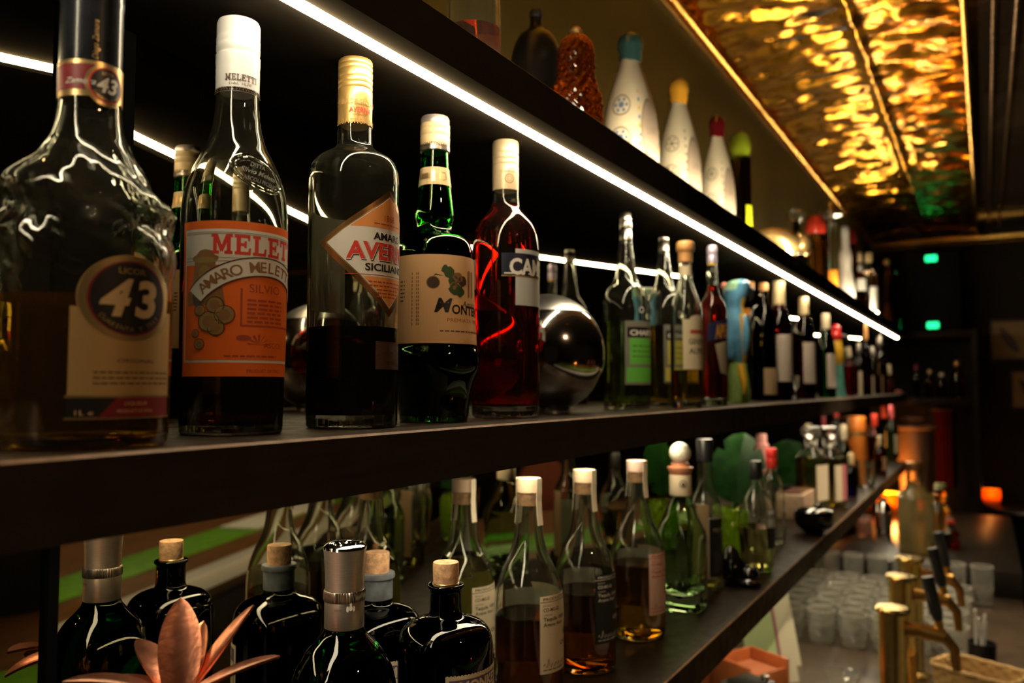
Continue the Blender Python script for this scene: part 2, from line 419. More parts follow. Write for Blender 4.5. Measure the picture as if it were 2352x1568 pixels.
SHELFL = shelf_wood('shelf_low_wood', (0.016, 0.0095, 0.005), 0.4, 0.06)
UNDER = pbr('shelf_black_laminate', (0.03, 0.024, 0.017), 0.7, spec=0.0, noise_amt=0.1, nscale=20)
EDGE = pbr('shelf_worn_edge', (0.22, 0.12, 0.06), 0.45, noise_amt=0.4, nscale=50)  # lighter brown paints the bevel highlight along the front edge
def zig_pts(x0, x1, inset):
    pts = [];
    i0 = math.floor((x0-RIDGE)/ZIG); x = x0
    def yy(x):
        i = math.floor((x-RIDGE)/ZIG); a, b = fold(i), fold(i+1); t = (x-a[0])/(b[0]-a[0]); return a[1]+(b[1]-a[1])*t
    xs = [x0] + [fold(i)[0] for i in range(-3, 9) if x0 < fold(i)[0] < x1] + [x1]
    return [(x, yy(x)-inset) for x in xs]
def shelf(name, yf, ztop, x0, x1, label, m, flat=None):
    back = zig_pts(x0, x1, 0.0015 if ztop > Z_LOW else 0.0445) if flat is None else [(x0, flat), (x1, flat)]
    c_ = 0.0018; n = len(back); V = []; Fc = []
    xs = [p[0] for p in back]
    for i, (x, yb) in enumerate(back):       # section: front bottom, front top chamfer, back top, back bottom
        V += [(x, yf, ztop-THICK), (x, yf, ztop-c_), (x, yf+c_, ztop), (x, yb, ztop), (x, yb, ztop-THICK)]
    for i in range(n-1):
        for j in range(5): Fc.append((i*5+j, i*5+(j+1) % 5, (i+1)*5+(j+1) % 5, (i+1)*5+j))
    Fc.append((0,1,2,3,4)); Fc.append(tuple((n-1)*5+j for j in (4,3,2,1,0)))
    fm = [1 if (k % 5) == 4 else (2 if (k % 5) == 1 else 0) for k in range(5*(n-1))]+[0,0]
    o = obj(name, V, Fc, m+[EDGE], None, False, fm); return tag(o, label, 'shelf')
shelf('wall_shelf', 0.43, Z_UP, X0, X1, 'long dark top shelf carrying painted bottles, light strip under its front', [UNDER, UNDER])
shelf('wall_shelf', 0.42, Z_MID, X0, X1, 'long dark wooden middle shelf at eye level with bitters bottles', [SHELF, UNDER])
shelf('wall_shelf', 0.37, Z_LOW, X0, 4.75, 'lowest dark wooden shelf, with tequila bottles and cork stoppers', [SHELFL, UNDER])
# mirror wall, folded like a screen
MIR, nt, out = new_mat('mirror'); g_ = nt.nodes.new('ShaderNodeBsdfGlossy'); g_.inputs[0].default_value = (0.72, 0.68, 0.55, 1); g_.inputs['Roughness'].default_value = 0.012
nt.links.new(g_.outputs[0], out.inputs[0])
for low, zb, zt_ in ((False, Z_MID, Z_UP-THICK), (True, Z_BAR, Z_MID-THICK)):
    for i in range(-2, 7):
        (xa, ya), (xb, yb) = fold(i, low), fold(i+1, low)
        if i == -2: t_ = (X0-xa)/(xb-xa); xa, ya = X0, ya+(yb-ya)*t_
        if i == 6: t_ = (X1-xa)/(xb-xa); xb, yb = X1, ya+(yb-ya)*t_
        V = [(xa,ya,zb),(xb,yb,zb),(xb,yb,zt_),(xa,ya,zt_)]
        V += [(x, y+0.004, z) for x, y, z in V]
        struct('wall_mirror', V, [(0,1,2,3),(7,6,5,4),(0,4,5,1),(1,5,6,2),(2,6,7,3),(3,7,4,0)], MIR)
# black edge trims on the mirror folds
for k_, low, za, zb in ((1, False, Z_MID, Z_UP-THICK), (2, True, Z_LOW, Z_MID-THICK)):
    x, y = fold(0, low); box_struct('trim_%d' % k_, (x-0.004, y-0.007, za), (x+0.004, y+0.002, zb), pbr('trim_black', (0.002,0.0018,0.0015), 0.6, spec=0.0), 0.001)
a = fold(0); b_ = fold(1); tt = 0.072/ZIG
V = [(a[0]+0.004,a[1]-0.003,Z_MID),(a[0]+0.072,a[1]+(b_[1]-a[1])*tt-0.003,Z_MID)]
V = V + [(x,y,Z_UP-THICK) for x,y,z in V[::-1]]
V = V + [(x,y+0.002,z) for x,y,z in V]
struct('trim_9', V, [(0,1,2,3),(7,6,5,4),(0,4,5,1),(1,5,6,2),(2,6,7,3),(3,7,4,0)], pbr('trim_gloss', (0.003,0.003,0.003), 0.5, spec=0.0))  # black panel added to keep the strip's reflection off this stretch of mirror
box_struct('wall_left', (X0, 0.775, 0), (6.3, 0.86, Z_UP-THICK), WALL)
box_struct('wall_left', (X0, 0.70, Z_UP-0.002), (6.3, 0.86, Z_CEIL), OLIVE)
box_struct('wall_far', (6.2, -4.2, 0), (6.3, 0.86, Z_CEIL), WALL)
box_struct('floor', (-3.2, -4.2, -0.05), (6.3, 0.86, 0), FLOORM)
box_struct('wall_right', (-3.2, -4.3, 0), (6.3, -4.2, Z_CEIL), WALL)
# gold crumpled ceiling over the shelves, dark ceiling over the room
GOLDC = pbr('gold_foil_ceiling', (0.8, 0.37, 0.03), 0.19, 1.0, bump=0.9, bscale=55, stretch=(1, 0.3, 1))
nx_, ny_ = 520, 56; V = []; Fc = []
for i in range(nx_+1):
    x = -0.4 + (6.2+0.4)*i/nx_
    for j in range(ny_+1):
        t = j/ny_; y = 0.025 + (0.69-0.025)*t
        ph = x/0.085 + 0.5*noise.noise(Vector((x*3, y*4, 0)))
        q = ph - math.floor(ph)
        ridge = (q-0.5)**2*4
        h = 0.010*ridge + 0.013*noise.noise(Vector((x*14, y*9, 3.1))) + 0.006*abs(noise.noise(Vector((x*32, y*16, 7.7))))
        h -= 0.012*math.exp(-((t-0.42)/0.022)**2) * 0.8
        h += 0.02*math.sin(PI*t)
        V.append((x, y, Z_CEIL-0.03+h))
for i in range(nx_):
    for j in range(ny_):
        a0_ = i*(ny_+1)+j; Fc.append((a0_, a0_+1, a0_+ny_+2, a0_+ny_+1))
struct('ceiling_gold', V, Fc, GOLDC, True)
DARKC = pbr('dark_gloss_ceiling', (0.02, 0.014, 0.009), 0.16, bump=0.5, bscale=25, coat=0.5)
box_struct('ceiling', (-3.2, -4.2, Z_CEIL), (6.3, 0.86, Z_CEIL+0.05), DARKC)
GOLDB = pbr('gold_bead_trim', (0.75, 0.42, 0.1), 0.25, 1.0)
def bead(name, p, q, r=0.011, pitch=0.026, m=None):
    p, q = Vector(p), Vector(q); L = (q-p).length; n = int(L/pitch*6); pts = [p.lerp(q, i/n) for i in range(n+1)]
    rr = [r*(0.62+0.38*abs(math.sin(PI*i/6))) for i in range(n+1)]
    v, f = tube(pts, rr, 8); return struct(name, v, f, m or GOLDB, True)
bead('trim_10', (-0.2, 0.672, 2.60), (6.19, 0.672, 2.60))
bead('trim_11', (-0.2, 0.025, 2.612), (6.19, 0.025, 2.612), 0.009)
for k_, y_ in ((15, -0.045), (16, -0.10)): bead('trim_%d' % k_, (-0.2, y_, 2.63), (6.19, y_, 2.63), 0.004, 0.06, pbr('bead_dark', (0.25, 0.12, 0.03), 0.3, 0.9))  # two thin bead rows added to imitate reflections in the dark ceiling
bead('trim_12', (6.18, 0.66, 2.55), (6.18, -3.0, 2.55), 0.012)
box_struct('trim_13', (-0.2, 0.684, 2.585), (6.19, 0.70, 2.64), GOLDB, 0.004)
box_struct('trim_14', (6.17, -3.0, 2.57), (6.2, 0.66, 2.60), GOLDB, 0.004)
# ------------------------------------------------------------------ counters
STONE = pbr('counter_brown', (0.055, 0.036, 0.021), 0.4, noise_amt=0.25, nscale=14)
DARKWOOD = pbr('counter_black', (0.022, 0.016, 0.012), 0.4, noise_amt=0.2, nscale=12)
root = empty('back_bar_counter', (2.5, 0.35, 0), 'low dark back bar counter under the shelves, with rows of tumblers', 'counter')
g = Geo(); g.box((-3.3, -0.42, 0), (2.75, 0.40, Z_BAR-0.03), 0, 0.004); g.make('cabinet', DARKWOOD, root)
g = Geo(); g.box((-3.3, -0.45, Z_BAR-0.03), (2.8, 0.42, Z_BAR), 0, 0.004); g.make('worktop', STONE, root)
STEP = 0.9
root = empty('riser', (4.4, 0.2, Z_BAR), 'dark raised step at the far end of the back bar, bearing bottles and a candle', 'riser')
g = Geo(); g.box((-0.7, -0.3, 0), (0.9, 0.36, STEP-Z_BAR), 0, 0.004); g.make('riser_box', DARKWOOD, root)
# front bar behind the viewer's right: seen in the mirrors
STEEL = pbr('bar_steel', (0.6, 0.58, 0.54), 0.3, 0.9)
GREEN = pbr('green_bar_mat', (0.16, 0.42, 0.02), 0.5, noise_amt=0.2, nscale=20)
BARW = pbr('bar_wood', (0.2, 0.09, 0.03), 0.4, noise_amt=0.3, nscale=10, stretch=(1, 8, 8))
root = empty('front_bar', (2.0, -1.2, 0), 'long front bar seen reflected at lower left, pale steel edge and green mat', 'counter')
g = Geo(); g.box((-2.2, -0.5, 0), (3.8, 0.4, 0.86), 0, 0.004); g.make('bar_cabinet', DARKWOOD, root)
g = Geo(); g.box((-2.3, -0.55, 0.86), (3.9, 0.44, 0.895), 0, 0.004); g.make('bar_top', BARW, root)
g = Geo(); g.box((-2.3, 0.44, 0.84), (3.9, 0.53, 0.9), 0, 0.004); g.make('steel_edge', pbr('bar_edge_pale', (0.75, 0.72, 0.64), 0.4), root)
g = Geo(); g.box((-2.2, 0.04, 0.896), (3.8, 0.27, 0.903), 0, 0.002); g.make('bar_mat', GREEN, root)
# added spotlights, out of view, that brighten the labels, tumblers and front bar
def spot(x, y, tx, ty, tz, power, size, label, col=(1, 0.8, 0.55), zc=Z_CEIL):
    root = empty('ceiling_spotlight', (x, y, zc), label, 'ceiling light')
    g = Geo(); g.lathe([(0,0),(0.035,0),(0.035,-0.05),(0.028,-0.05),(0.026,-0.02),(0,-0.02)], 20); g.make('lamp_housing', BLACK, root)
    l = bpy.data.lights.new('spot_lamp', 'SPOT'); l.energy = power; l.spot_size = math.radians(size); l.spot_blend = 0.6; l.color = col; l.shadow_soft_size = 0.025
    o = bpy.data.objects.new('spot_lamp', l); COL.objects.link(o); o.parent = root; o.location = (0, 0, -0.045)
    o.rotation_euler = (Vector((tx, ty, tz)) - Vector((x, y, zc-0.045))).to_track_quat('-Z', 'Y').to_euler()
spot(2.9, -0.45, 2.9, 0.2, 0.85, 130, 50, 'small black ceiling spotlight over the tumblers')
spot(1.6, -1.6, 1.6, -1.0, 0.9, 35, 75, 'small black ceiling spotlight over the front bar, nearer of two')
spot(3.6, -1.6, 3.6, -1.0, 0.9, 35, 75, 'small black ceiling spotlight over the front bar, farther of two')
spot(0.35, -1.1, 0.55, 0.5, 1.55, 26, 60, 'small black ceiling spotlight aimed at the front bitters bottles', (1, 0.6, 0.3))
# ------------------------------------------------------------------ middle shelf: front bottles
AMBER_L = hazy('liquid_amber', (0.98, 0.74, 0.22), 0.1, ior=1.33, dcol=(0.75, 0.3, 0.03))
DARK_L = glass('liquid_dark_brown', (0.09, 0.018, 0.008), 1.33)
REDBR_L = glass('liquid_red_brown', (0.24, 0.03, 0.02), 1.33)
RED_L = glass('liquid_red', (0.78, 0.055, 0.02), 1.33)
BACKPAPER = pbr('paper_back', (0.6, 0.57, 0.47), 0.7)
def back_label(root, sp, P, y0, y1, half, m, az=None, name='back_label'):
    D = Decal(); D.rect(-half, y0, half, y1, m); return D.build(name, root, wrap(sp, P, k=1.0, az=PI/2 if az is None else az), du=8)
def printed(root, sp, P, D, name='front_label', du=7, k=None): return D.build(name, root, wrap(sp, P, k), du=du)

# --- tall clear bottle with twisted shoulder (amber liqueur)
sp = Spot(184, Z_MID, base=1036, hw=180)
pf = [(172,1040),(184,1010),(187,960),(188,850),(190,700),(192,580),(191,545),(185,522),(183,502),(177,482),(175,462),(160,432),(138,402),(114,374),(94,345),(80,315),(72,285),(68,250),(67,215)]
zt0, zt1 = sp.z(585), sp.z(380); z_neck = sp.z(380)
TP = smooth_prof(sp.pr(pf), 4); zs0, zs1 = sp.z(640), sp.z(330)
def Rp(z):
    for (ra, za), (rb, zb) in zip(TP, TP[1:]):
        if za <= z <= zb: return ra+(rb-ra)*(z-za)/max(zb-za, 1e-9)
    return TP[-1][0] if z > TP[-1][1] else TP[0][0]
def twist(t, r, z):                           # the shoulder is turned askew, lower on the right
    a = t - sp.az
    if not zs0 < z < zs1: return r
    k = math.sin(PI*(z-zs0)/(zs1-zs0))**0.8
    z2 = z + 0.005*math.sin(a)*k
    q = Rp(z2)/Rp(z)
    wob = 0.0028*math.sin((z2+0.022*math.sin(a))*190 + 0.6)*k + (0.0024+0.0026*max(0, math.sin(a+0.3)))*noise.noise(Vector((math.cos(a)*5, math.sin(a)*5, (z2+0.03*math.sin(a))*75)))*k*k
    return max(r*q + wob, 0.004)
root, P = bottle('big clear bottle of amber liqueur with twisted shoulder and round black 43 label', sp, pf, CLEAR, liquid=(690, AMBER_L), seg=110, sub=6, rmod=twist, floor=0.006)
NAVY = pbr('sleeve_black', (0.012, 0.013, 0.018), 0.22, noise_amt=0.3, nscale=60, coat=0.3)
cap(root, sp, [(67.5,232),(67.5,20),(69,12),(69,-60),(66,-66)], NAVY, 'cap_sleeve', 48)
MAROON = pbr('ink_maroon', (0.2, 0.012, 0.018), 0.4)
D = Decal(); Pc = [(68*sp.s, sp.z(240)), (68*sp.s, sp.z(0))]
u = lambda x: U(sp, x, 68, 180)
D.rect(u(138)-40, 130, u(268)+45, 214, GOLD, 0); D.rect(u(141), 140, u(226), 200, MAROON, 1)
uc = u(243); D.disc(uc, 182, 49, 50, GOLD, 2); D.disc(uc, 182, 40, 41, BLACK, 3); D.ring(uc, 182, 38, 41, RED, 4)
D.text('43', uc, 199, 36, PAPER, 5, width=48, bold=0.03, shear=0.25); D.text('LICOR', uc, 159, 8, GOLD, 5, width=26)
D.arc('CUARENTA Y TRES', uc, 182, 34, 6, PI, 0.14, GOLD, 5, flip=True)
D.text('Zamora', u(186), 186, 14, PAPER, 3, width=66, shear=0.4)
D.text('Diego Zamora', u(222), 80, 13, GOLD, 1, width=92, shear=0.35, rot=PI/2)
D.build('neck_label', root, wrap(sp, Pc), du=6)
u = lambda x: U(sp, x, 190)
D = Decal(); uc = u(287)
FOILT = pbr('foil_tan', (0.6, 0.38, 0.15), 0.4, 0.45)
D.rect(u(168), 700, u(372), 908, FOILT, 0)
D.disc(uc, 675, 112, 104, FOILT, 1, 64); D.ring(uc, 675, 92, 110, GOLD, 2, 64, k=0.93); D.disc(uc, 675, 92, 90, MAROON, 3, 64); D.disc(uc, 675, 87, 86, BLACK, 4, 64)
D.text('LICOR', uc, 616, 14, GOLD, 5, width=62, bold=0.02)
GOLDP = pbr('ink_gold', (0.7, 0.5, 0.26), 0.4, 0.3)
D.text('4', uc-34, 716, 88, GOLDP, 6, width=70, bold=0.035, shear=0.3); D.text('3', uc+34, 716, 88, GOLDP, 6, width=56, bold=0.035, shear=0.1)
D.arc('CUARENTA Y TRES', uc, 675, 78, 11, PI, 0.135, GOLD, 5, flip=True, bold=0.01, k=0.95)
D.text('ORIGINAL', uc+18, 830, 10, INK, 1, width=92); D.scribble(u(215), u(368), 852, 3.5, INK, 1, 3, 13, 3)
D.rect(u(166), 914, u(370), 962, BLACK, 0); D.rect(u(163), 908, u(372), 914, GOLD, 1); D.rect(u(163), 960, u(372), 965, GOLD, 1)
D.poly([(u(262),914),(u(370),914),(u(370),962),(u(225),962)], MAROON, 1)
D.text('1L e', u(200), 955, 13, GOLDP, 2, width=34); D.text('LIQUEUR', u(302), 932, 9, GOLDP, 2, width=56); D.text('PRODUCT OF SPAIN', u(302), 950, 8, GOLDP, 2, width=88)
printed(root, sp, P, D)
back_label(root, sp, P, 840, 915, 130, pbr('paper_amber', (0.75, 0.4, 0.16), 0.6), az=sp.az+PI-0.75)

# --- clear bottle with orange label and white screw cap
sp = Spot(531, Z_MID, base=1002, hw=114)
pf = [(103,1004),(112,990),(114,960),(115,880),(117,700),(118,560),(117.5,500),(115,462),(108,428),(97,398),(84,370),(70,343),(60,315),(54,290),(50,255),(48,215)]
root, P = bottle('clear bottle with orange label reading MELETTI and tall white screw cap', sp, pf, CLEAR, liquid=(570, REDBR_L), seg=64, floor=0.005)
WHITE = pbr('cap_white', (0.5, 0.5, 0.5), 0.38)
cap(root, sp, [(49,214),(49.5,165),(49,160),(50,150),(50,132),(47.5,129),(47.5,126),(49.5,122),(49.5,110),(48.5,107),(49.5,103),(49.5,94),(48.5,91),(49,88),(49,60),(46,52),(40,49)], WHITE, 'screw_cap', 96, knurl=(90, 57))
D = Decal(); Pc = [(49.6*sp.s, sp.z(240)), (49.6*sp.s, sp.z(0))]; u = lambda x: U(sp, x, 49.6, 180)
D.slab('MELETTI', u(552)+4, 181, 15, 76, INK, 1); D.text('DAL 1870', u(552), 191, 6, INK, 1, width=50)
for i in range(26):
    x = -75+i*7; D.rect(x, 196, x+5, 198, INK, 1); D.rect(x+1, 200, x+4, 203, INK, 1)
D.rect(-78, 205, 110, 206.5, INK, 1); D.build('cap_print', root, wrap(sp, Pc), du=5)
u = lambda x: U(sp, x, 118, 620); D = Decal(); L0, R0 = u(433), u(612)*2-u(433)
D.rect(L0, 505, R0, 864, ORANGE, 0); uc = (L0+R0)/2
D.rect(L0+9, 524, R0-9, 832, PAPER, 1); D.rect(L0+14, 607, R0-14, 826, ORANGE, 2)
GREY = pbr('ink_grey', (0.35, 0.33, 0.29), 0.5)
for yy in (531, 534.5, 590, 597): D.rect(L0+14, yy, R0-14, yy+1.6, GREY, 2)
D.slab('MELETTI', uc, 582, 46, 258, RED, 2)
BROWN = pbr('ink_ochre_brown', (0.27, 0.13, 0.05), 0.5); OLIV = pbr('ink_olive', (0.3, 0.22, 0.07), 0.5); DRED = pbr('ink_dark_red', (0.42, 0.06, 0.02), 0.5)
ub = u(478)
D.poly([(ub-44,700),(ub-46,672),(ub-30,655),(ub-26,600),(ub-32,594),(ub-30,588),(ub-22,584),(ub-12,574),(ub,571),(ub+14,574),(ub+22,584),(ub+30,588),(ub+30,594),(ub+24,600),(ub+26,640),(ub+40,660),(ub+46,700)], BROWN, 3)
D.disc(ub, 596, 27, 7, OLIV, 4); D.disc(ub-16, 680, 14, 24, INK, 4); D.disc(ub, 626, 14, 18, OLIV, 4)
bu, by, br = uc-10, 812, 205                 # banner arc
n = 26; a0, a1 = -0.86, 0.62
for i in range(n):
    a, b = a0+(a1-a0)*i/n, a0+(a1-a0)*(i+1)/n
    for r0_, r1_, m_, L_ in ((br-22, br+22, PAPER, 5), (br+20, br+23, INK, 6), (br-23, br-20, INK, 6)):
        D.poly([(bu+r*math.sin(t), by-r*math.cos(t)) for r, t in ((r0_,a),(r1_,a),(r1_,b),(r0_,b))], m_, L_)
D.arc('AMARO MELETTI', bu, by, br, 26, -0.13, 0.099, BROWN, 6, bold=0.012)
for x, yy, rr in ((500,700,20),(470,712,14),(503,752,19),(488,738,24),(520,722,22),(462,765,10),(470,790,13)):
    D.ring(u(x), yy, rr-2, rr, INK, 7); D.disc(u(x), yy, rr-3, rr-3, OLIV, 7); D.disc(u(x), yy, rr*.55, rr*.6, BROWN, 8)
D.disc(R0*0.62, 660, 16, 18, PAPER, 7); D.poly([(R0*.62-30,680),(R0*.62+30,680),(R0*.62+20,672),(R0*.62-20,672)], OLIV, 7)
for x0_, y0_, x1_, y1_ in ((u(552),660,u(556),748),(u(552),744,R0-60,748)): D.rect(x0_, y0_, x1_, y1_, DRED, 3)
D.text('SILVIO', u(606), 668, 20, DRED, 3, width=80); D.scribble(u(566), u(640), 684, 5, DRED, 3, 6, 10, 5)
for i in range(7):
    a = i*PI/6; D.poly([(u(592),790),(u(592)+26*math.cos(a)-3*math.sin(a), 790-22*math.sin(a)),(u(592)+26*math.cos(a)+3*math.sin(a), 790-22*math.sin(a)-4)], DRED, 3)
D.disc(u(560), 775, 16, 7, DRED, 3); D.text('ASCOLI', u(625), 797, 13, DRED, 3, width=60); D.scribble(u(520), u(630), 815, 4, DRED, 3, 1, 5, 9)
D.text('PRODUCT OF ITALY', u(608), 855, 8, DRED, 2, width=90)
printed(root, sp, P, D)
# raised glass seal on the shoulder
g = Geo(); fn = wrap(sp, P, off=-0.0006); us, ys_ = u(588), 385
def seal(uu, yy, h): p = Vector(fn(uu, yy, 0)); nrm = Vector((p.x, p.y, 0.02)).normalized(); return p + nrm*h
SEALG = hazy('seal_glass', (0.95,0.95,0.92), 0.3, 0.02, dcol=(0.9,0.88,0.8))  # milky colour imitates the strip's glints on the embossed lettering
g = Geo()
for q, r_ in ((1.0, 0.0011), (0.84, 0.0007)):
    g.tube([seal(us+64*q*math.cos(2*PI*j/44)+9*q*math.sin(2*PI*j/44), ys_+42*q*math.sin(2*PI*j/44)+13*q*math.cos(2*PI*j/44), 0.0006) for j in range(45)], r_, 8)
o = g.make('glass_seal', CLEAR_WAVY, root)
D = Decal(); D.text('DITTA', us-4, ys_-14, 11, SEALG, 4, width=36, bold=0.02, rot=-0.2); D.text('Silvio Meletti', us, ys_+6, 13, SEALG, 4, width=88, bold=0.02, rot=-0.2, shear=0.2); D.text('ASCOLI PICENO', us+4, ys_+25, 10, SEALG, 4, width=84, bold=0.02, rot=-0.2)
D.build('seal_lettering', root, wrap(sp, P, off=0.0002), du=5)
# --- clear bottle with copper-edged diamond label
sp = Spot(808, Z_MID, base=986, hw=103)
pf = [(95,988),(102,976),(103.5,950),(103.5,760),(103.5,600),(103.5,440),(103,412),(100,392),(92,374),(78,362),(62,353),(50,346),(43,338),(40.5,328),(39.5,310),(39.5,285)]
root, P = bottle('clear straight-sided bottle with copper-edged diamond label and gold screw cap', sp, pf, CLEAR, liquid=(755, DARK_L), seg=64, floor=0.009, sub=3)
GCAP = pbr('cap_gold', (0.82, 0.52, 0.17), 0.36, 0.75)
cap(root, sp, [(39.5,291),(40,230),(40,212),(38.5,209),(40,206),(40,200),(38.7,197),(40,194),(40,186),(38.7,183),(40,180),(40,168),(38.7,165),(40,162),(40,156),(38.7,153),(40,150),(39.5,144),(36,139),(30,138)], GCAP, 'screw_cap', 72, knurl=(182, 168))
D = Decal(); Pc = [(40.2*sp.s, sp.z(320)), (40.2*sp.s, sp.z(100))]; u = lambda x: U(sp, x, 40.2, 240)
for yy in (222, 267):
    for i in range(12):
        D.text('SR8A'[i % 4], -52+i*11, yy+14, 12, pbr('ink_ochre', (0.5, 0.3, 0.1), 0.4), 1, bold=0.03)
D.text('AVERNA', u(826)+3, 256, 13, RED, 2, width=54, bold=0.02); D.text('AMARO', u(826), 240, 5, INK, 2, width=24); D.text('SICILIANO', u(826), 263, 4, INK, 2, width=30)
D.build('cap_print', root, wrap(sp, Pc), du=5)
u = lambda x: U(sp, x, 103.5, 560); D = Decal(); uc = u(891); hw = uc-u(739); yt, ym, yb = 424, 555, 724
def dia(k, m, L): D.poly([(uc-hw*k, ym),(uc, ym-(ym-yt)*k),(uc+hw*k, ym),(uc, ym+(yb-ym)*k)], m, L)
dia(1.0, COPPERF, 0); dia(0.9, GOLD, 1); dia(0.875, PAPER, 2)
LORG = pbr('paper_light_orange', (0.8, 0.3, 0.08), 0.5)
def band(y0, y1, m, L, k=0.86):
    def half(y): return hw*k*(1-((ym-y)/((ym-yt)*k) if y < ym else (y-ym)/((yb-ym)*k)))
    D.poly([(uc-half(y0),y0),(uc+half(y0),y0),(uc+half(y1),y1),(uc-half(y1),y1)], m, L)
band(ym-(ym-yt)*0.855, 517, LORG, 3); band(632, ym+(yb-ym)*0.855, LORG, 3)
D.text('1868', uc, 500, 16, DRED, 4, width=34); D.scribble(uc-44, uc+44, 506, 3, DRED, 4, 1, 4, 2)
D.text('AMARO', uc, 545, 17, BLACK, 4, width=92, bold=0.03)
D.text('AVERNA', uc+3, 593, 40, BLACK, 4, width=216, bold=0.05); D.text('AVERNA', uc+1.5, 591.5, 40, PAPER, 5, width=214, bold=0.045); D.text('AVERNA', uc, 590, 39, RED, 6, width=210, bold=0.035)
D.text('SICILIANO', uc, 618, 17, BLACK, 4, width=128, bold=0.03)
D.rect(uc-110, 627, uc+110, 628.5, DRED, 4); D.scribble(uc-56, uc+56, 642, 3.2, DRED, 4, 2, 9, 4); D.scribble(uc-36, uc+36, 660, 3.2, DRED, 4, 3, 8, 6)
printed(root, sp, P, D)
back_label(root, sp, P, 487, 712, 68, BACKPAPER)
D = Decal(); D.rect(u(862), 782, u(862)+110, 846, pbr('ink_etched', (0.06,0.03,0.02), 0.5), 0); D.text('LIQUEUR', u(893), 838, 12, COPPERF, 1, width=60); D.text('Amaro', u(885), 815, 20, COPPERF, 1, width=52, shear=0.4)
D.rect(u(862), 782, u(862)+110, 784, COPPERF, 1); D.rect(u(862), 845, u(862)+110, 847, COPPERF, 1); printed(root, sp, P, D, 'small_label')

# --- green bottle with tan label and bulging foot
GREENG = glass('green_glass', (0.3, 0.85, 0.25)); DKGREEN_L = glass('liquid_green_black', (0.02, 0.018, 0.004), 1.33)
sp = Spot(996, Z_MID, base=971, hw=78)
pf = [(74,973),(78,962),(84,910),(93,878),(103,852),(107,830),(104,812),(98,798),(97,780),(93,700),(90,600),(88,580),(82,560),(70,547),(52,538),(42,528),(41,512),(45,500),(44,482),(40,450),(37,425),(34,400),(32,370),(31,340)]
root, P = bottle('green glass bottle with tan grape label and bulging dark foot', sp, pf, GREENG, liquid=(545, DKGREEN_L), seg=64, floor=0.006, wall=0.0025)
CRCAP = pbr('cap_cream', (0.7, 0.52, 0.28), 0.4)
cap(root, sp, [(32,352),(34.5,350),(34.5,338),(32,337)], SILVER, 'foil_collar', 40)
cap(root, sp, [(34,339),(34.5,318),(33.5,316),(34.5,312),(34.5,302),(33.5,300),(34.5,297),(34.5,290),(33,288)], CRCAP, 'cap_band', 40)
cap(root, sp, [(32,290),(33.5,284),(33.5,276),(31,271),(26,270)], pbr('cap_grey', (0.5,0.42,0.38), 0.35, 0.6), 'screw_cap', 64, knurl=(288, 273))
D = Decal(); Pc = [(34.7*sp.s, sp.z(360)), (34.7*sp.s, sp.z(200))]; D.text('MONTENEGRO', U(sp,1000,34), 333, 9, INK, 1, width=84); D.build('cap_print', root, wrap(sp, Pc), du=5)
u = lambda x: U(sp, x, 35, 380); D = Decal(); D.rect(-80, 361, 80, 404, CRCAP, 0); D.rect(-80, 376, u(990), 390, GOLD, 1); D.ring(u(1018), 383, 8, 10, GOLD, 1); D.rect(u(992), 370, u(1000), 396, GOLD, 1); printed(root, sp, P, D, 'neck_label', 5)
u = lambda x: U(sp, x, 95); D = Decal(); D.rect(-190, 580, 190, 787, TAN, 0)
DGREEN = pbr('ink_dark_green', (0.03, 0.07, 0.015), 0.5); R_ = random.Random(4)
for x, yy, rr, m_ in ((1030,622,14,DGREEN),(1040,640,13,DGREEN),(1022,615,10,DGREEN),(1050,632,14,BROWN),(1043,660,15,DGREEN),(1055,665,12,DGREEN),(1040,652,9,BROWN),(1060,640,13,INK)):
    D.poly([(u(x)+rr*(0.8+0.35*R_.random())*math.cos(2*PI*i/14), yy+rr*(0.8+0.35*R_.random())*math.sin(2*PI*i/14)) for i in range(14)], m_, 1)
D.disc(u(995), 646, 13, 13, INK, 1); D.ring(u(995), 646, 13, 15, BROWN, 1); D.poly([(u(995),632),(u(1000),625),(u(1018),630),(u(1000),629)], DGREEN, 1)
for x in (1072, 1080): D.poly([(u(x),615),(u(x)+10,612),(u(x)+8,675),(u(x)+2,678)], BROWN, 1); 
D.text('Amaro', u(1078), 700, 15, BLACK, 1, width=56, shear=0.2); D.text('M', u(1018), 714, 33, BLACK, 1, width=42, bold=0.03, shear=0.3); D.text('ONTENEGRO', u(1036), 717, 22, BLACK, 1, width=170, bold=0.03, align='l', rot=-0.03)
D.text('PREMIATA 1885', u(1026), 737, 9, DRED, 1, width=104, align='l')
D.scribble(u(1010), u(1094), 757, 3, INK, 1, 1, 5, 3); D.scribble(u(922), u(932), 640, 3.5, INK, 1, 6, 9, 8)
for x in (948, 958, 962): 
    for i in range(14): D.rect(u(x), 622+i*9, u(x)+2.4, 628+i*9, BROWN, 1)
printed(root, sp, P, D)

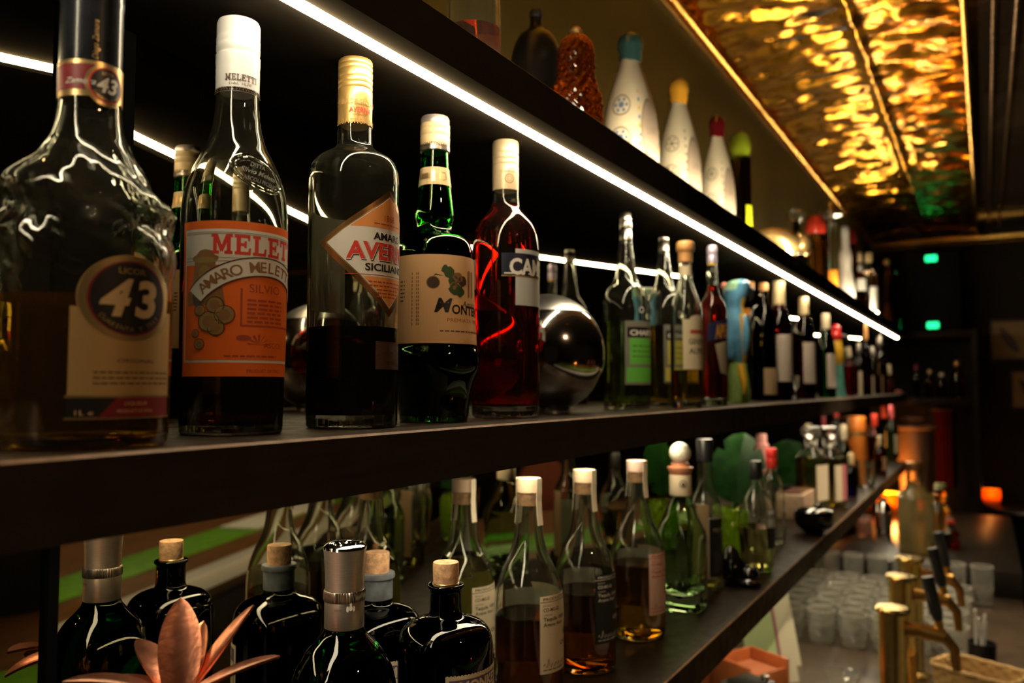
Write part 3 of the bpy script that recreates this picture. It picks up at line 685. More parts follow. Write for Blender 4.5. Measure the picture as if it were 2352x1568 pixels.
# --- red aperitif bottle
sp = Spot(1161, Z_MID, base=961, hw=77)
pf = [(72,963),(77,952),(78,930),(78,800),(78,650),(78,590),(77,562),(73,538),(65,518),(54,502),(43,488),(35,476),(31.5,462),(30.5,440)]
root, P = bottle('slender bottle of red aperitif with cream screw cap beside the chrome ball', sp, pf, CLEAR, liquid=(470, RED_L), seg=56, floor=0.008, wall=0.0024)
cap(root, sp, [(30,440),(30.5,402),(30.5,384),(29.5,382),(30.5,380),(30.5,372),(29.5,370),(30.5,368),(30.5,358),(29.5,356),(30.5,353),(30.5,333),(28.5,327),(24,325)], pbr('cap_beige', (0.6,0.46,0.28), 0.36, 0.2), 'screw_cap', 64, knurl=(352, 331))
D = Decal(); Pc = [(30.7*sp.s, sp.z(460)), (30.7*sp.s, sp.z(200))]; u = lambda x: U(sp, x, 30.7, 400)
D.text('CAMPARI', u(1168), 395, 6, BROWN, 1, width=36); D.ring(u(1170), 409, 9, 11, BROWN, 1); D.ring(u(1170), 409, 5, 6, BROWN, 1); D.build('cap_print', root, wrap(sp, Pc), du=4)
u = lambda x: U(sp, x, 78); D = Decal(); uc = u(1168)+90
DNAVY = pbr('ink_navy', (0.012, 0.014, 0.035), 0.4); PBLUE = pbr('paper_grey_blue', (0.5, 0.52, 0.5), 0.55)
D.rect(u(1183), 570, 2*uc-u(1183), 700, PBLUE, 0); D.rect(u(1152), 580, 2*uc-u(1152), 633, DNAVY, 1); D.rect(u(1152), 631, 2*uc-u(1152), 634, GOLD, 2)
D.text('CAMPARI', uc, 628, 37, PAPER, 2, width=176, bold=0.035)
for i in range(7): D.rect(uc-100+i*29, 625, uc-80+i*29, 628, PAPER, 3)
printed(root, sp, P, D)
D = Decal(); D.rect(-78*1.9, 590, -78*1.05, 660, PAPER, 0); printed(root, sp, P, D, 'back_label')

# --- chrome ball
sp = Spot(1256, Z_MID, Y=0.545)
R_b = 134*sp.s; zc = sp.z(812); root = empty('ice_bucket', sp.p, 'big polished chrome ball ice bucket with lid seam', 'ice bucket')
CHROME = pbr('chrome', (0.62, 0.6, 0.57), 0.1, 1.0)
cutz = sp.z(722)-zc; n = 40
lo = [(R_b*math.sin(t), zc-R_b*math.cos(t)) for t in [math.acos(min(1, (zc-0.0)/R_b)) + (math.acos(-cutz/R_b)-math.acos(min(1, zc/R_b)))*i/n for i in range(n+1)]] if R_b > zc else [(R_b*math.sin(PI*i/n*0.5), zc-R_b*math.cos(PI*i/n*0.5)) for i in range(1, n+1)]
rim = math.sqrt(R_b**2-cutz**2)
if R_b <= zc: lo = [(R_b*math.sin(t), zc-R_b*math.cos(t)) for t in [0.42+(math.acos(-cutz/R_b)-0.42)*i/n for i in range(n+1)]]; lo = [(lo[0][0], 0.0)] + lo
v, f = lathe([(0, lo[0][1])]+lo+[(rim-0.004, zc+cutz),(0, zc+cutz-0.001)], 64); obj('bowl', v, f, CHROME, root)
up_ = [(R_b*math.sin(t)*0.985, zc+0.0015+R_b*math.cos(t)) for t in [math.acos(cutz/R_b)*(1-i/16) for i in range(17)]]
v, f = lathe([(0, zc+cutz+0.0015), (up_[0][0]-0.003, zc+cutz+0.0015)]+up_, 64); obj('lid', v, f, pbr('chrome_satin', (0.55, 0.53, 0.5), 0.3, 1.0), root)
# ------------------------------------------------------------------ middle shelf: the row that runs away to the right
GREEN_L = glass('liquid_green', (0.5, 0.62, 0.06), 1.33)
YEL_L = glass('liquid_yellow', (0.86, 0.66, 0.08), 1.33)
PALE_L = glass('liquid_pale', (0.88, 0.84, 0.5), 1.33)
ORED_L = glass('liquid_orange_red', (0.85, 0.1, 0.03), 1.33)
def simple(label, px, Y, zs, prof, mat, capm=None, capp=None, liquid=None, lab=None, solid=True, seg=32, group=None, knurl=None, depth=None, capname='cap', wall=0.0025, rmod=None, cat='bottle', name='liquor_bottle', base=None):
    sp = Spot(px, zs, Y=Y, depth=depth)
    prof = [(prof[0][0], prof[0][1])] + list(prof[1:])
    root, P = bottle(label, sp, prof, mat, name=name, cat=cat, solid=solid, liquid=liquid, seg=seg, sub=3, group=group, wall=wall, rmod=rmod)
    if capp: cap(root, sp, capp, capm, capname, seg, knurl)
    if lab:
        for (x0, y0, x1, y1, m, *rest) in lab:
            r = max(q[0] for q in prof); D = Decal(); D.rect(U(sp, x0, r), y0, U(sp, x1, r)*1.0 + (rest[0] if rest else 0), y1, m); D.build('label', root, wrap(sp, P), du=max(2, r/8), dv=20)
    return sp, root, P
def chart(px, Y, label, liq, paper, dx):
    k = 1.0
    sp = Spot(px, Z_MID, Y=Y); q = 57/58.0*(1.36/sp.zc); b = project(sp.p)[1]
    f = lambda hw: hw*q
    t = {1440: 488, 1528: 518}[px]; hh = b - t; Y_ = lambda a: t + (a-488)*hh/454.0
    pf = [(f(52),b),(f(56),b-8),(f(57),Y_(900)),(f(57),Y_(800)),(f(57),Y_(720)),(f(55),Y_(690)),(f(47),Y_(668)),(f(33),Y_(652)),(f(26),Y_(635)),(f(21),Y_(600)),(f(17),Y_(570)),(f(14.5),Y_(545)),(f(14),Y_(525))]
    root, P = bottle(label, sp, pf, CLEAR, liquid=(Y_(742), liq), seg=40, sub=3)
    cap(root, sp, [(f(14.5),Y_(556)),(f(15),Y_(552)),(f(15),Y_(530)),(f(13.5),Y_(527)),(f(15),Y_(523)),(f(15),Y_(512)),(f(13.5),Y_(510)),(f(14.5),Y_(507)),(f(14),Y_(492)),(f(12),Y_(488))], SILVER, 'screw_cap', 40)
    r = f(57); u = lambda x: U(sp, px+(x-1440)*q, r); D = Decal()
    D.rect(u(1434), Y_(738), u(1434)+150*q, Y_(886), pbr('label_frame', (0.2,0.19,0.15), 0.5), 0)
    D.rect(u(1440), Y_(752), u(1440)+138*q, Y_(776), BLACK, 1); D.text('CHARTREUSE', u(1446), Y_(771), 13*q, PAPER, 2, width=128*q, bold=0.03, align='l')
    D.rect(u(1445), Y_(778), u(1445)+128*q, Y_(838), paper, 1); D.rect(u(1438), Y_(846), u(1438)+140*q, Y_(880), paper, 1)
    D.scribble(u(1452), u(1452)+100*q, Y_(795), 2.5, INK, 2, 3, 12, 2); D.build('front_label', root, wrap(sp, P), du=5)
    D = Decal(); D.ring(u(1474), Y_(712), 5, 7, PAPER, 0); D.build('neck_seal', root, wrap(sp, P), du=5)
chart(1440, 0.53, 'clear bottle of green liqueur with green label and silver cap', GREEN_L, pbr('paper_green', (0.13, 0.5, 0.06), 0.5), 0)
chart(1528, 0.56, 'clear bottle of yellow liqueur with yellow label and silver cap', YEL_L, pbr('paper_olive', (0.6, 0.5, 0.06), 0.5), 0)
CAPORANGE = pbr('cap_wood_orange', (0.62, 0.3, 0.1), 0.5)
sp = Spot(1578, Z_MID, Y=0.465); b = project(sp.p)[1]
pf = [(33,b),(35,b-6),(36,880),(36,780),(36,718),(33,698),(25,675),(18,655),(15,636),(14,600)]
root, P = bottle('clear bottle of yellow-green spirit with cream label and round orange wooden stopper', sp, pf, CLEAR, liquid=(850, YEL_L), seg=40, sub=3)
cap(root, sp, [(15,604),(17,602),(17,580),(20,577),(21,572),(21,560),(18,555)], CAPORANGE, 'stopper'); 
D = Decal(); u = lambda x: U(sp, x, 36); D.rect(u(1567), 733, u(1567)+84, 848, CREAM, 0); D.disc(u(1600), 735, 20, 12, CREAM, 0); D.rect(u(1584), 757, u(1612), 766, DRED, 1); D.text('GENEPY', u(1600), 790, 13, DGREEN, 1, width=44, bold=0.02); D.text('ALPES', u(1600), 812, 13, DGREEN, 1, width=44, bold=0.02); D.build('front_label', root, wrap(sp, P), du=4)
D = Decal(); D.rect(-30, 606, 30, 630, CREAM, 0); D.build('neck_label', root, wrap(sp, P), du=4)
sp = Spot(1640, Z_MID, Y=0.47); b = project(sp.p)[1]
pf = [(29,b),(31,b-5),(32,870),(32,790),(32,722),(30,704),(23,690),(16,678),(13,655),(12,625),(10,605)]
root, P = bottle('orange-red aperitif bottle with dark blue label and violet cap, left of the blue parrot', sp, pf, CLEAR, liquid=(655, ORED_L), seg=40, sub=3)
cap(root, sp, [(11.5,604),(11.5,588),(10.5,586),(11.5,584),(11.5,570),(9,564)], pbr('cap_violet', (0.5, 0.42, 0.55), 0.35, 0.4), 'screw_cap')
D = Decal(); u = lambda x: U(sp, x, 32); D.poly([(u(1624),744),(u(1624)+70,726),(u(1624)+70,772),(u(1624),784)], pbr('ink_blue', (0.02,0.03,0.13), 0.4), 0); D.text('APEROL', u(1640), 776, 30, pbr('ink_yellow_orange', (0.85,0.38,0.04), 0.5), 1, width=66, bold=0.05, shear=0.25, align='l', rot=0.12)
D.poly([(u(1640),790),(u(1640)+40,780),(u(1640)+40,862),(u(1652),856)], CREAM, 0); D.build('front_label', root, wrap(sp, P), du=4)
D = Decal(); D.rect(-20, 594, 20, 604, pbr('paper_mustard', (0.8,0.5,0.06), 0.5), 0); D.build('neck_label', root, wrap(sp, P), du=4)
# ceramic birds
def loft(rings, seg=20):                      # rings: (centre, rx, ry) stacked upward
    v = []; f = []
    for c_, rx, ry in rings:
        for i in range(seg):
            t = 2*PI*i/seg; v.append((c_[0]+rx*math.cos(t), c_[1]+ry*math.sin(t), c_[2]))
    for k in range(len(rings)-1):
        for i in range(seg):
            j = (i+1) % seg; f.append((k*seg+i, k*seg+j, (k+1)*seg+j, (k+1)*seg+i))
    f.append(tuple(range(seg))[::-1]); f.append(tuple((len(rings)-1)*seg+i for i in range(seg))); return v, f
BLUE = pbr('glaze_blue', (0.12, 0.34, 0.55), 0.12, noise_amt=0.35, nscale=30); YELG = pbr('glaze_yellow', (0.72, 0.4, 0.03), 0.15)
MINT = pbr('glaze_mint', (0.35, 0.62, 0.42), 0.12); PINK = pbr('glaze_pink', (0.85, 0.3, 0.25), 0.2); STUMP = pbr('glaze_green', (0.28, 0.42, 0.1), 0.3, noise_amt=0.3, nscale=60, bump=0.6, bscale=90)
sp = Spot(1696, Z_MID, Y=0.50); root = empty('ceramic_parrot', sp.p, 'blue and yellow ceramic parrot bottle perched on a green stump', 'figurine')
k = sp.s; Zl = sp.z
ax = Vector((-math.sin(sp.az), math.cos(sp.az), 0))       # to the viewer's right
def at(dx, y, fwd=0.0): p = ax*(dx*k); q = Vector((math.cos(sp.az), math.sin(sp.az), 0))*fwd; return (p.x+q.x, p.y+q.y, Zl(y))
g = Geo(); g.lathe([(0,0.001),(27*k,0.001),(26*k,Zl(900)),(22*k,Zl(860)),(19*k,Zl(834)),(0,Zl(832))], 18, rmod=lambda t, r, z: r*(1+0.06*math.sin(5*t+z*90))); g.make('stump', STUMP, root)
rings = [(at(d, y), a*k, a*k) for d, y, a in ((6,842,6),(5,830,14),(2,805,21),(-1,775,26),(-3,745,27),(-4,720,23),(-5,702,20),(-4,685,25),(-2,668,29),(2,652,28),(6,645,20),(8,642,8))]
v, f = loft(rings); 
fm = []
for q in f:
    c_ = sum((Vector(v[i]) for i in q), Vector())/len(q); side = c_.dot(ax)/k; fm.append(1 if (side > 8 and c_.z < Zl(690)) else (2 if (c_.z > Zl(672) and side < 4) else 0))
obj('body', v, f, [BLUE, YELG, MINT], root, True, fm)
g = Geo(); g.ball(at(14, 770, 0.012), (11*k, 14*k, 48*k)); g.ball(at(-16, 778, 0.01), (12*k, 14*k, 50*k)); g.make('wing', BLUE, root)
g = Geo(); g.tube([at(24,662), at(32,670), at(33,684), at(28,692)], [9*k,8*k,5*k,2*k]); g.make('beak', BLACK, root)
g = Geo(); g.ball(at(-28, 655), 8*k); g.make('crest', PINK, root)
g = Geo(); g.tube([at(4, 838, 0.01), at(14, 880, 0.03), at(12, 905, 0.035)], [10*k, 7*k, 3*k]); g.make('tail', YELG, root)
# bottles beyond the parrot
DG = glass('dark_olive_glass', (0.16, 0.13, 0.05)); DBR = glass('dark_red_glass', (0.3, 0.06, 0.04)); DGR = glass('dark_green_glass', (0.12, 0.34, 0.1))
CAPG = pbr('capsule_gold', (0.75, 0.58, 0.32), 0.4, 0.3); LABP = pbr('paper_pinkish', (0.68, 0.56, 0.47), 0.6)
simple('round-shouldered dark bottle with wood topped cork behind the blue parrot', 1706, 0.63, Z_MID, [(26,930),(28,900),(28,700),(22,665),(9,652),(8,640)], glass('clear_smoke', (0.75,0.75,0.68)), WOODCAP, [(8,642),(9,640),(14,638),(14,617),(12,615)])
simple('squat dark flask bottle with small orange seal, between blue parrot and tan-labelled bottle', 1728, 0.58, Z_MID, [(22,930),(27,900),(34,800),(38,740),(34,700),(20,680),(9,672),(8,662)], DG, CAPORANGE, [(8,662),(9,650),(7,646)], lab=[(1706,708,1722,722,pbr('paper_bright_orange',(0.9,0.3,0.02),0.5))])
simple('olive green bottle with tan label low down and orange cap', 1758, 0.51, Z_MID, [(24,930),(26,920),(26,800),(26,760),(22,725),(12,700),(10,668)], DG, CAPORANGE, [(10.5,668),(11,655),(9,650)], lab=[(1751,845,1786,906,pbr('paper_kraft',(0.55,0.36,0.2),0.6),4)])
simple('dark wine bottle with gold capsule and tall white label, larger of the two', 1793, 0.49, Z_MID, [(25,930),(26,915),(27,800),(27,750),(24,728),(17,715),(14,700),(13,690)], DBR, CAPG, [(13.5,712),(14,705),(14,690),(13.5,660),(14,648),(12,646)], lab=[(1782,768,1816,876,LABP,6)], capname='capsule')
simple('dark wine bottle with gold capsule and narrow white label, smaller of the two', 1850, 0.49, Z_MID, [(22,930),(23,915),(23,800),(22,765),(18,745),(12,730),(10.5,715)], DBR, CAPG, [(10.5,730),(11,722),(11,700),(10.5,684),(9,682)], lab=[(1842,786,1872,880,LABP,5)], capname='capsule')
simple('green wine bottle with cream capsule and white label', 1900, 0.485, Z_MID, [(19,930),(20,915),(20,820),(19,795),(15,772),(10,760),(9,750)], DGR, CREAM, [(9.5,756),(10,750),(10,724),(8.5,720)], lab=[(1895,812,1919,890,LABP,4)], capname='capsule')
simple('tiny stemmed cordial glass on middle shelf between the two wine bottles', 1828, 0.435, Z_MID, [(7,920),(7,916),(2,912),(2,896),(7,888),(9,870),(9,862)], CLEAR, cat='glass', name='cordial_glass')
# second ceramic bird
sp = Spot(1926, Z_MID, Y=0.50); k = sp.s; Zl = sp.z; ax = Vector((-math.sin(sp.az), math.cos(sp.az), 0))
root = empty('ceramic_parrot', sp.p, 'red-headed ceramic parrot with yellow belly on a teal base', 'figurine')
TEAL = pbr('glaze_teal', (0.12, 0.34, 0.28), 0.25, noise_amt=0.3, nscale=60); GRED = pbr('glaze_red', (0.6, 0.02, 0.02), 0.1)
g = Geo(); g.lathe([(0,0.001),(20*k,0.001),(15*k,Zl(900)),(12*k,Zl(850)),(11*k,Zl(838)),(0,Zl(836))], 14); g.make('stump', TEAL, root)
v, f = loft([(at(0,842),6*k,6*k),(at(1,830),12*k,12*k),(at(1,815),15*k,14*k),(at(0,800),14*k,13*k),(at(-3,785),12*k,12*k),(at(-4,778),10*k,10*k)]); obj('body', v, f, YELG, root)
g = Geo(); g.ball(at(-5, 772), (15*k, 15*k, 16*k)); g.ball(at(-3, 755), (11*k, 11*k, 11*k)); g.make('head', GRED, root)
g = Geo(); g.tube([at(10,772), at(22,778), at(24,792)], [6*k,5*k,1.5*k]); g.make('beak', BLACK, root)
small = [(1952,0.50,800,918,12,'rosy bottle with pale conical neck, left of the orange taper',RED_L,CREAM),(1975,0.56,790,916,11,'narrow red-brown syrup bottle with steel pourer behind the rosy bottle',DBR,SILVER),
 (1992,0.47,760,915,10,'slim bottle with tall orange taper cap',DBR,CAPORANGE),(2006,0.55,800,914,12,'small bottle with tan label band and silver pourer',DG,SILVER),(2024,0.48,775,914,15,'clear swing-top jar with wire bail near the shelf end',glass('smoke2',(0.7,0.6,0.55)),SILVER),
 (2043,0.47,840,912,11,'pinkish mini bottle with cream neck at the shelf end',glass('pinkglass',(0.7,0.35,0.3)),CREAM)]
for px, Y, t, b, r, lb, m, cm in small:
    tip = 28 if cm in (CAPORANGE,) else 12
    lab = [(px-8, t+62, px+10, b-10, CREAM if cm is SILVER else m, 2)] if cm is SILVER and px < 2020 else None
    simple(lb, px, Y, Z_MID, [(r,b+8),(r,b),(r,t+50),(r*0.8,t+38),(r*0.4,t+28),(r*0.38,t+18)], m, cm, [(r*0.42,t+20),(r*0.5,t+16),(r*0.45,t+6),(r*0.35,t-tip+8)], lab=lab, seg=20)
def flower(label, sp, m, r, n=6, name='flower'):
    root = empty(name, sp.p, label, 'flower'); g = Geo()
    for i in range(n):
        a = 2*PI*i/n; g.ball((r*0.7*math.cos(a), r*0.7*math.sin(a), r*0.6), (r*0.55, r*0.55, r*0.3), 0, 10, 6)
    g.make('petals', m, root); g = Geo(); g.ball((0,0,r*0.7), r*0.35, 0, 10, 6); g.make('flower_centre', YELG, root); g = Geo(); g.tube([(0,0,0.0),(0,0,r*0.6)], r*0.12); g.make('stem', STUMP, root)
flower('small pink and yellow flower lying at the far end of the middle shelf', Spot(2062, Z_MID, Y=0.47), pbr('petal_pink',(0.55,0.1,0.2),0.5), 0.02)
# ------------------------------------------------------------------ top shelf
sp = Spot(1088, Z_UP, Y=0.50)
flut = lambda t, r, z: r*(1+0.02*abs(math.sin(9*t)))
g_b = project(sp.p)[1]
root, P = bottle('fluted clear glass decanter with a little amber-red liquor, cut off by the photo top', sp, [(60,g_b),(63,g_b-6),(63,60),(62,0),(62,-60),(50,-100),(30,-125),(25,-150)], CLEAR, name='decanter', cat='decanter', seg=54, rmod=flut, liquid=(70, glass('liquid_amber_red',(0.95,0.36,0.07),1.33)), wall=0.004)
cap(root, sp, [(26,-150),(30,-155),(30,-190),(20,-200)], CLEAR, 'stopper')
sp = Spot(1228, Z_UP, Y=0.60); b = project(sp.p)[1]
simple('black round bottle standing in shadow behind the hobnail bottle', 1232, 0.58, Z_UP, [(40,b),(55,b-20),(60,170),(56,120),(40,85),(20,70),(14,55),(14,40)], pbr('black_glaze', (0.006,0.005,0.004), 0.35, spec=0.2), BLACK, [(14,42),(16,38),(14,25)])
HOB = glass('amber_glass', (0.5, 0.2, 0.03))
sp = Spot(1324, Z_UP, Y=0.50); b = project(sp.p)[1]
hob = lambda t, r, z: r*(1+0.08*math.sin(12*t+(PI if int(z/0.0095) % 2 else 0))*math.sin(PI*((z/0.0095) % 1)))
pf = [(58,b),(60,b-10),(60,250),(57,225),(50,205),(44,180),(43,150),(41,120),(36,100),(26,88),(14,80)]
root = empty('liquor_bottle', sp.p, 'amber hobnail glass bottle shaped like a pine cone on the top shelf', 'bottle')
P = smooth_prof(sp.pr(pf), 26); v, f = lathe([(0,0.001)]+P+[(0,P[-1][1])], 108, hob); obj('glass_body', v, f, HOB, root, angle=60)
cap(root, sp, [(14,82),(13,76),(15,72),(9,64)], GOLD, 'stopper', 14)
CER = pbr('ceramic_cream', (0.82, 0.72, 0.52), 0.22, coat=0.4)
CBLUE = pbr('glaze_cobalt', (0.16, 0.24, 0.42), 0.3); COCH = pbr('glaze_ochre', (0.72, 0.42, 0.06), 0.3); CGREY = pbr('glaze_greybrown', (0.3, 0.24, 0.16), 0.35)
def ceramic(label, px, Y, t, R, capm, s1, s2, s3=None):
    s3 = s3 or s2
    sp = Spot(px, Z_UP, Y=Y); b = project(sp.p)[1]; h = b-t; y = lambda q: t+h*q
    pf = [(R*.62,b),(R*.8,y(.985)),(R*.95,y(.9)),(R,y(.78)),(R*.98,y(.66)),(R*.88,y(.52)),(R*.72,y(.4)),(R*.55,y(.3)),(R*.4,y(.22)),(R*.31,y(.16))]
    root = empty('ceramic_bottle', sp.p, label, 'bottle', 'painted ceramic bottles on the top shelf')
    P = smooth_prof(sp.pr(pf), 5); P = [(r, max(z, 0.001)) for r, z in P]; a0 = PI/2
    A = sp.az+0.8; fl = lambda t_, r, z: r*(1-0.2*math.cos(t_-A)**2)
    v, f = lathe([(0,0.001)]+P+[(0,P[-1][1])], 48, fl); obj('ceramic_body', v, f, CER, root)
    cap(root, sp, [(R*.32,y(.19)),(R*.38,y(.15)),(R*.36,y(.12)),(R*.42,y(.09)),(R*.42,y(.07)),(R*.38,y(.03)),(R*.2,y(0))], capm, 'stopper', 24)
    def wr(u, yy, L):
        z = sp.z(yy); rr = 0
        for (ra, za), (rb, zb) in zip(P, P[1:]):
            if za <= z <= zb: rr = ra+(rb-ra)*(z-za)/max(zb-za, 1e-9); break
        t_ = A + u/R; rr = fl(t_, rr, z)+0.0006+L*0.0003; return (rr*math.cos(t_), rr*math.sin(t_), z)
    D = Decal(); m1, m2 = s1, s2
    D.disc(R*.15, y(.68), R*.5, h*.2, pbr('glaze_taupe', (0.42, 0.33, 0.25), 0.3), 0, 36); D.ring(R*.15, y(.68), R*.5, R*.56, CGREY, 1, 36, k=h*.2/(R*.5)); D.text('Uno', R*.15, y(.7), h*.06, CGREY, 1, width=R*.5, shear=0.4, rot=0.2)
    D.disc(R*.15, y(.9), R*.2, h*.05, CGREY, 1)
    for uc_ in (-R*1.15, -R*2.2, R*1.3, R*2.3):
        for q in (.52, .74):
            D.ring(uc_, y(q), R*.3, R*.35, m2, 0, 24); D.disc(uc_, y(q), R*.1, R*.1, m1, 0)
            for i in range(6):
                a = i*PI/3; D.disc(uc_+R*.2*math.cos(a), y(q)+R*.2*math.sin(a), R*.055, R*.055, m1, 1, 10)
    for i in range(9): D.disc(-R*.45+0*i, y(.42+.06*i), R*.05, R*.07, m1 if i % 2 else s3, 0, 10); D.disc(R*.75, y(.42+.06*i), R*.05, R*.07, m1 if i % 2 else s3, 0, 10)
    D.build('painted_pattern', root, wr, du=R/9, dv=h/24)
ceramic('cream ceramic bottle with blue and yellow painting and teal stopper, largest of three', 1450, 0.52, 80, 72, pbr('glaze_teal_stopper',(0.03,0.08,0.075),0.2), CBLUE, CGREY, COCH)
ceramic('cream ceramic bottle with grey painting and orange stopper, middle of three', 1562, 0.52, 183, 55, pbr('glaze_orange_stopper',(0.75,0.36,0.03),0.2), CGREY, CGREY)
ceramic('cream ceramic bottle with grey painting and dark red stopper, smallest of three', 1650, 0.52, 266, 44, pbr('glaze_red_stopper',(0.12,0.005,0.008),0.12), CGREY, CGREY)
sp = Spot(1702, Z_UP, Y=0.52); b = project(sp.p)[1]
simple('tall dark green bottle with lime green ball stopper and neon yellow label', 1704, 0.54, Z_UP, [(22,b),(23,b-6),(24,480),(24,420),(24,366)], DG, pbr('glaze_lime',(0.32,0.42,0.02),0.15), [(14,366),(20,362),(25,345),(25,330),(20,312),(10,304)], lab=[(1716,470,1740,520,pbr('paper_neon',(0.75,0.85,0.02),0.5),6)], capname='ball_stopper')
# lying gold figure
sp = Spot(1800, Z_UP, Y=0.46); k = sp.s; Zl = sp.z; ax = Vector((-math.sin(sp.az), math.cos(sp.az), 0))
root = empty('gold_figurine', sp.p, 'gold crouching animal figurine lying on the front of the top shelf', 'figurine')
GF = pbr('figure_gold', (0.75, 0.5, 0.2), 0.25, 0.7)
rr_ = 0.022
g = Geo(); v, f = tube([at(-52,Zl and 548), at(-30,552), at(0,560), at(25,575), at(42,588)], [0.014,0.024,0.026,0.024,0.016], 14); v = [(p[0], p[1], max(p[2]*0+0.0, 0)+rr_*1.25+(q*0)) for q, p in enumerate(v)] if False else v
zmin = min(p[2] for p in v); v = [(p[0], p[1], p[2]-zmin+0.004) for p in v]; g.add(v, f); 
p = at(46, 588); g.ball((p[0], p[1], 0.03), (0.022, 0.022, 0.026)); g.ball((p[0]+0.008, p[1]-0.008, 0.055), 0.007); g.ball((p[0]-0.01, p[1]+0.008, 0.055), 0.007)
for dx in (-35, 5, 34):
    q = at(dx, 580); g.tube([(q[0], q[1]-0.012, 0.03), (q[0], q[1]-0.022, 0.0)], [0.009, 0.006])
g.make('figure_body', GF, root)
# far bottles on the top shelf
RSTOP = pbr('stopper_red_ribbed', (0.6, 0.04, 0.02), 0.25)
def top(label, px, Y, t, R, m, cm, cpf, prof=None, lab=None, **kw):
    sp = Spot(px, Z_UP, Y=Y); b = project(sp.p)[1]; h = b-t
    pf = prof(b, t, h, R) if prof else [(R*.95,b),(R,b-4),(R,t+h*.45),(R*.8,t+h*.36),(R*.4,t+h*.28),(R*.36,t+h*.14)]
    simple(label, px, Y, Z_UP, pf, m, cm, [(a*R, t+h*q) for a, q in cpf], lab=[(px+a*R, t+h*q0, px+c_*R, t+h*q1, lm, 4) for a, q0, c_, q1, lm in (lab or [])], seg=24, **kw)
std = [(.4,.16),(.45,.13),(.45,.02),(.35,0)]
top('black bottle with crystal stopper behind the gold figurine', 1832, 0.62, 478, 22, DG, CLEAR, [(.4,.16),(.9,.12),(1.0,.08),(.6,.02),(.3,0)])
top('amber bottle with big ribbed red dome stopper on the top shelf', 1876, 0.53, 492, 23, glass('amber2',(0.8,0.5,0.12)), RSTOP, [(.8,.26),(1.0,.22),(1.02,.12),(.7,.03),(.2,0)], prof=lambda b,t,h,R: [(R*.95,b),(R,b-4),(R,t+h*.5),(R*.95,t+h*.34),(R*.8,t+h*.24)])
top('slim clear bottle with flared silver and gold stopper', 1912, 0.50, 464, 20, glass('clear2',(0.85,0.86,0.84)), SILVER, [(.5,.22),(.5,.17),(1.25,.15),(1.25,.1),(.6,.09),(.5,.02),(.3,0)], prof=lambda b,t,h,R: [(R*.7,b),(R*.75,b-4),(R*.75,t+h*.5),(R*.75,t+h*.3),(R*.5,t+h*.22)], lab=[(-.4,.72,.5,.9,pbr('paper_bright_orange',(0.9,0.3,0.02),0.5))])
top('white porcelain bottle with narrow waist on the top shelf', 1944, 0.50, 520, 20, pbr('porcelain',(0.75,0.68,0.6),0.25), PAPER, std, prof=lambda b,t,h,R: [(R*.8,b),(R*.95,b-5),(R,t+h*.75),(R*.7,t+h*.55),(R*.75,t+h*.38),(R*.5,t+h*.25),(R*.45,t+h*.14)])
top('dark red bottle with wax-red neck right of the porcelain bottle', 1962, 0.56, 528, 18, DBR, pbr('wax_red',(0.3,0.02,0.02),0.3), std)
top('slim clear bottle with white strip label and red foot, far on the top shelf', 1978, 0.50, 580, 12, DBR, CAPG, std, lab=[(-.8,.2,.9,.62,PAPER)])
top('clear square-shouldered bottle with white label far on the top shelf', 1998, 0.47, 580, 18, glass('tanglass',(0.72,0.55,0.38)), CAPG, std, lab=[(0,.55,1,.95,PAPER)])
sp = Spot(2040, Z_UP, Y=0.52); b = project(sp.p)[1]
root = empty('bell_jar', sp.p, 'tall brownish glass bell jar at the far end of the top shelf', 'bell jar')
pr, inn = hollow(smooth_prof([(28*sp.s,0.0015),(28*sp.s,sp.z(690)),(26*sp.s,sp.z(650)),(20*sp.s,sp.z(622)),(8*sp.s,sp.z(610)),(3*sp.s,sp.z(608))],4), 0.003); v, f = lathe(pr, 28); obj('glass_dome', v, f, glass('brownglass',(0.7,0.5,0.34)), root)
g = Geo(); g.ball((0,0,sp.z(602)), 7*sp.s); g.make('knob', GOLD, root)
g = Geo(); g.lathe([(0,0.02),(0.03,0.02),(0.02,0.05),(0.035,0.09),(0.03,0.14),(0.01,0.18),(0,0.19)], 16); g.make('gold_ornament', GF, root)
# ------------------------------------------------------------------ lowest shelf
COPPER = pbr('copper', (0.44, 0.17, 0.1), 0.3, 1.0, noise_amt=0.25, nscale=90, bump=0.15, bscale=160)
sp = Spot(398, Z_LOW, depth=0.565); k = sp.s; ax = Vector((-math.sin(sp.az), math.cos(sp.az), 0)); fwd = Vector((math.cos(sp.az), math.sin(sp.az), 0))
root = empty('pineapple_cup', sp.p, 'copper pineapple cup with spreading leaf crown at the bottom left', 'cup')
zt = sp.z(1590)
hob2 = lambda t, r, z: r*(1+0.05*math.sin(11*t+(PI if int(z/0.012) % 2 else 0))*math.sin(PI*((z/0.012) % 1)))
P = smooth_prof([(0.026,0.001),(0.034,0.004),(0.045,0.05),(0.046,0.085),(0.036,0.125),(0.018,zt-0.012),(0.012,zt)], 8)
v, f = lathe([(0,0.001)]+P+[(0,zt)], 66, hob2); obj('cup_body', v, f, COPPER, root, angle=60)
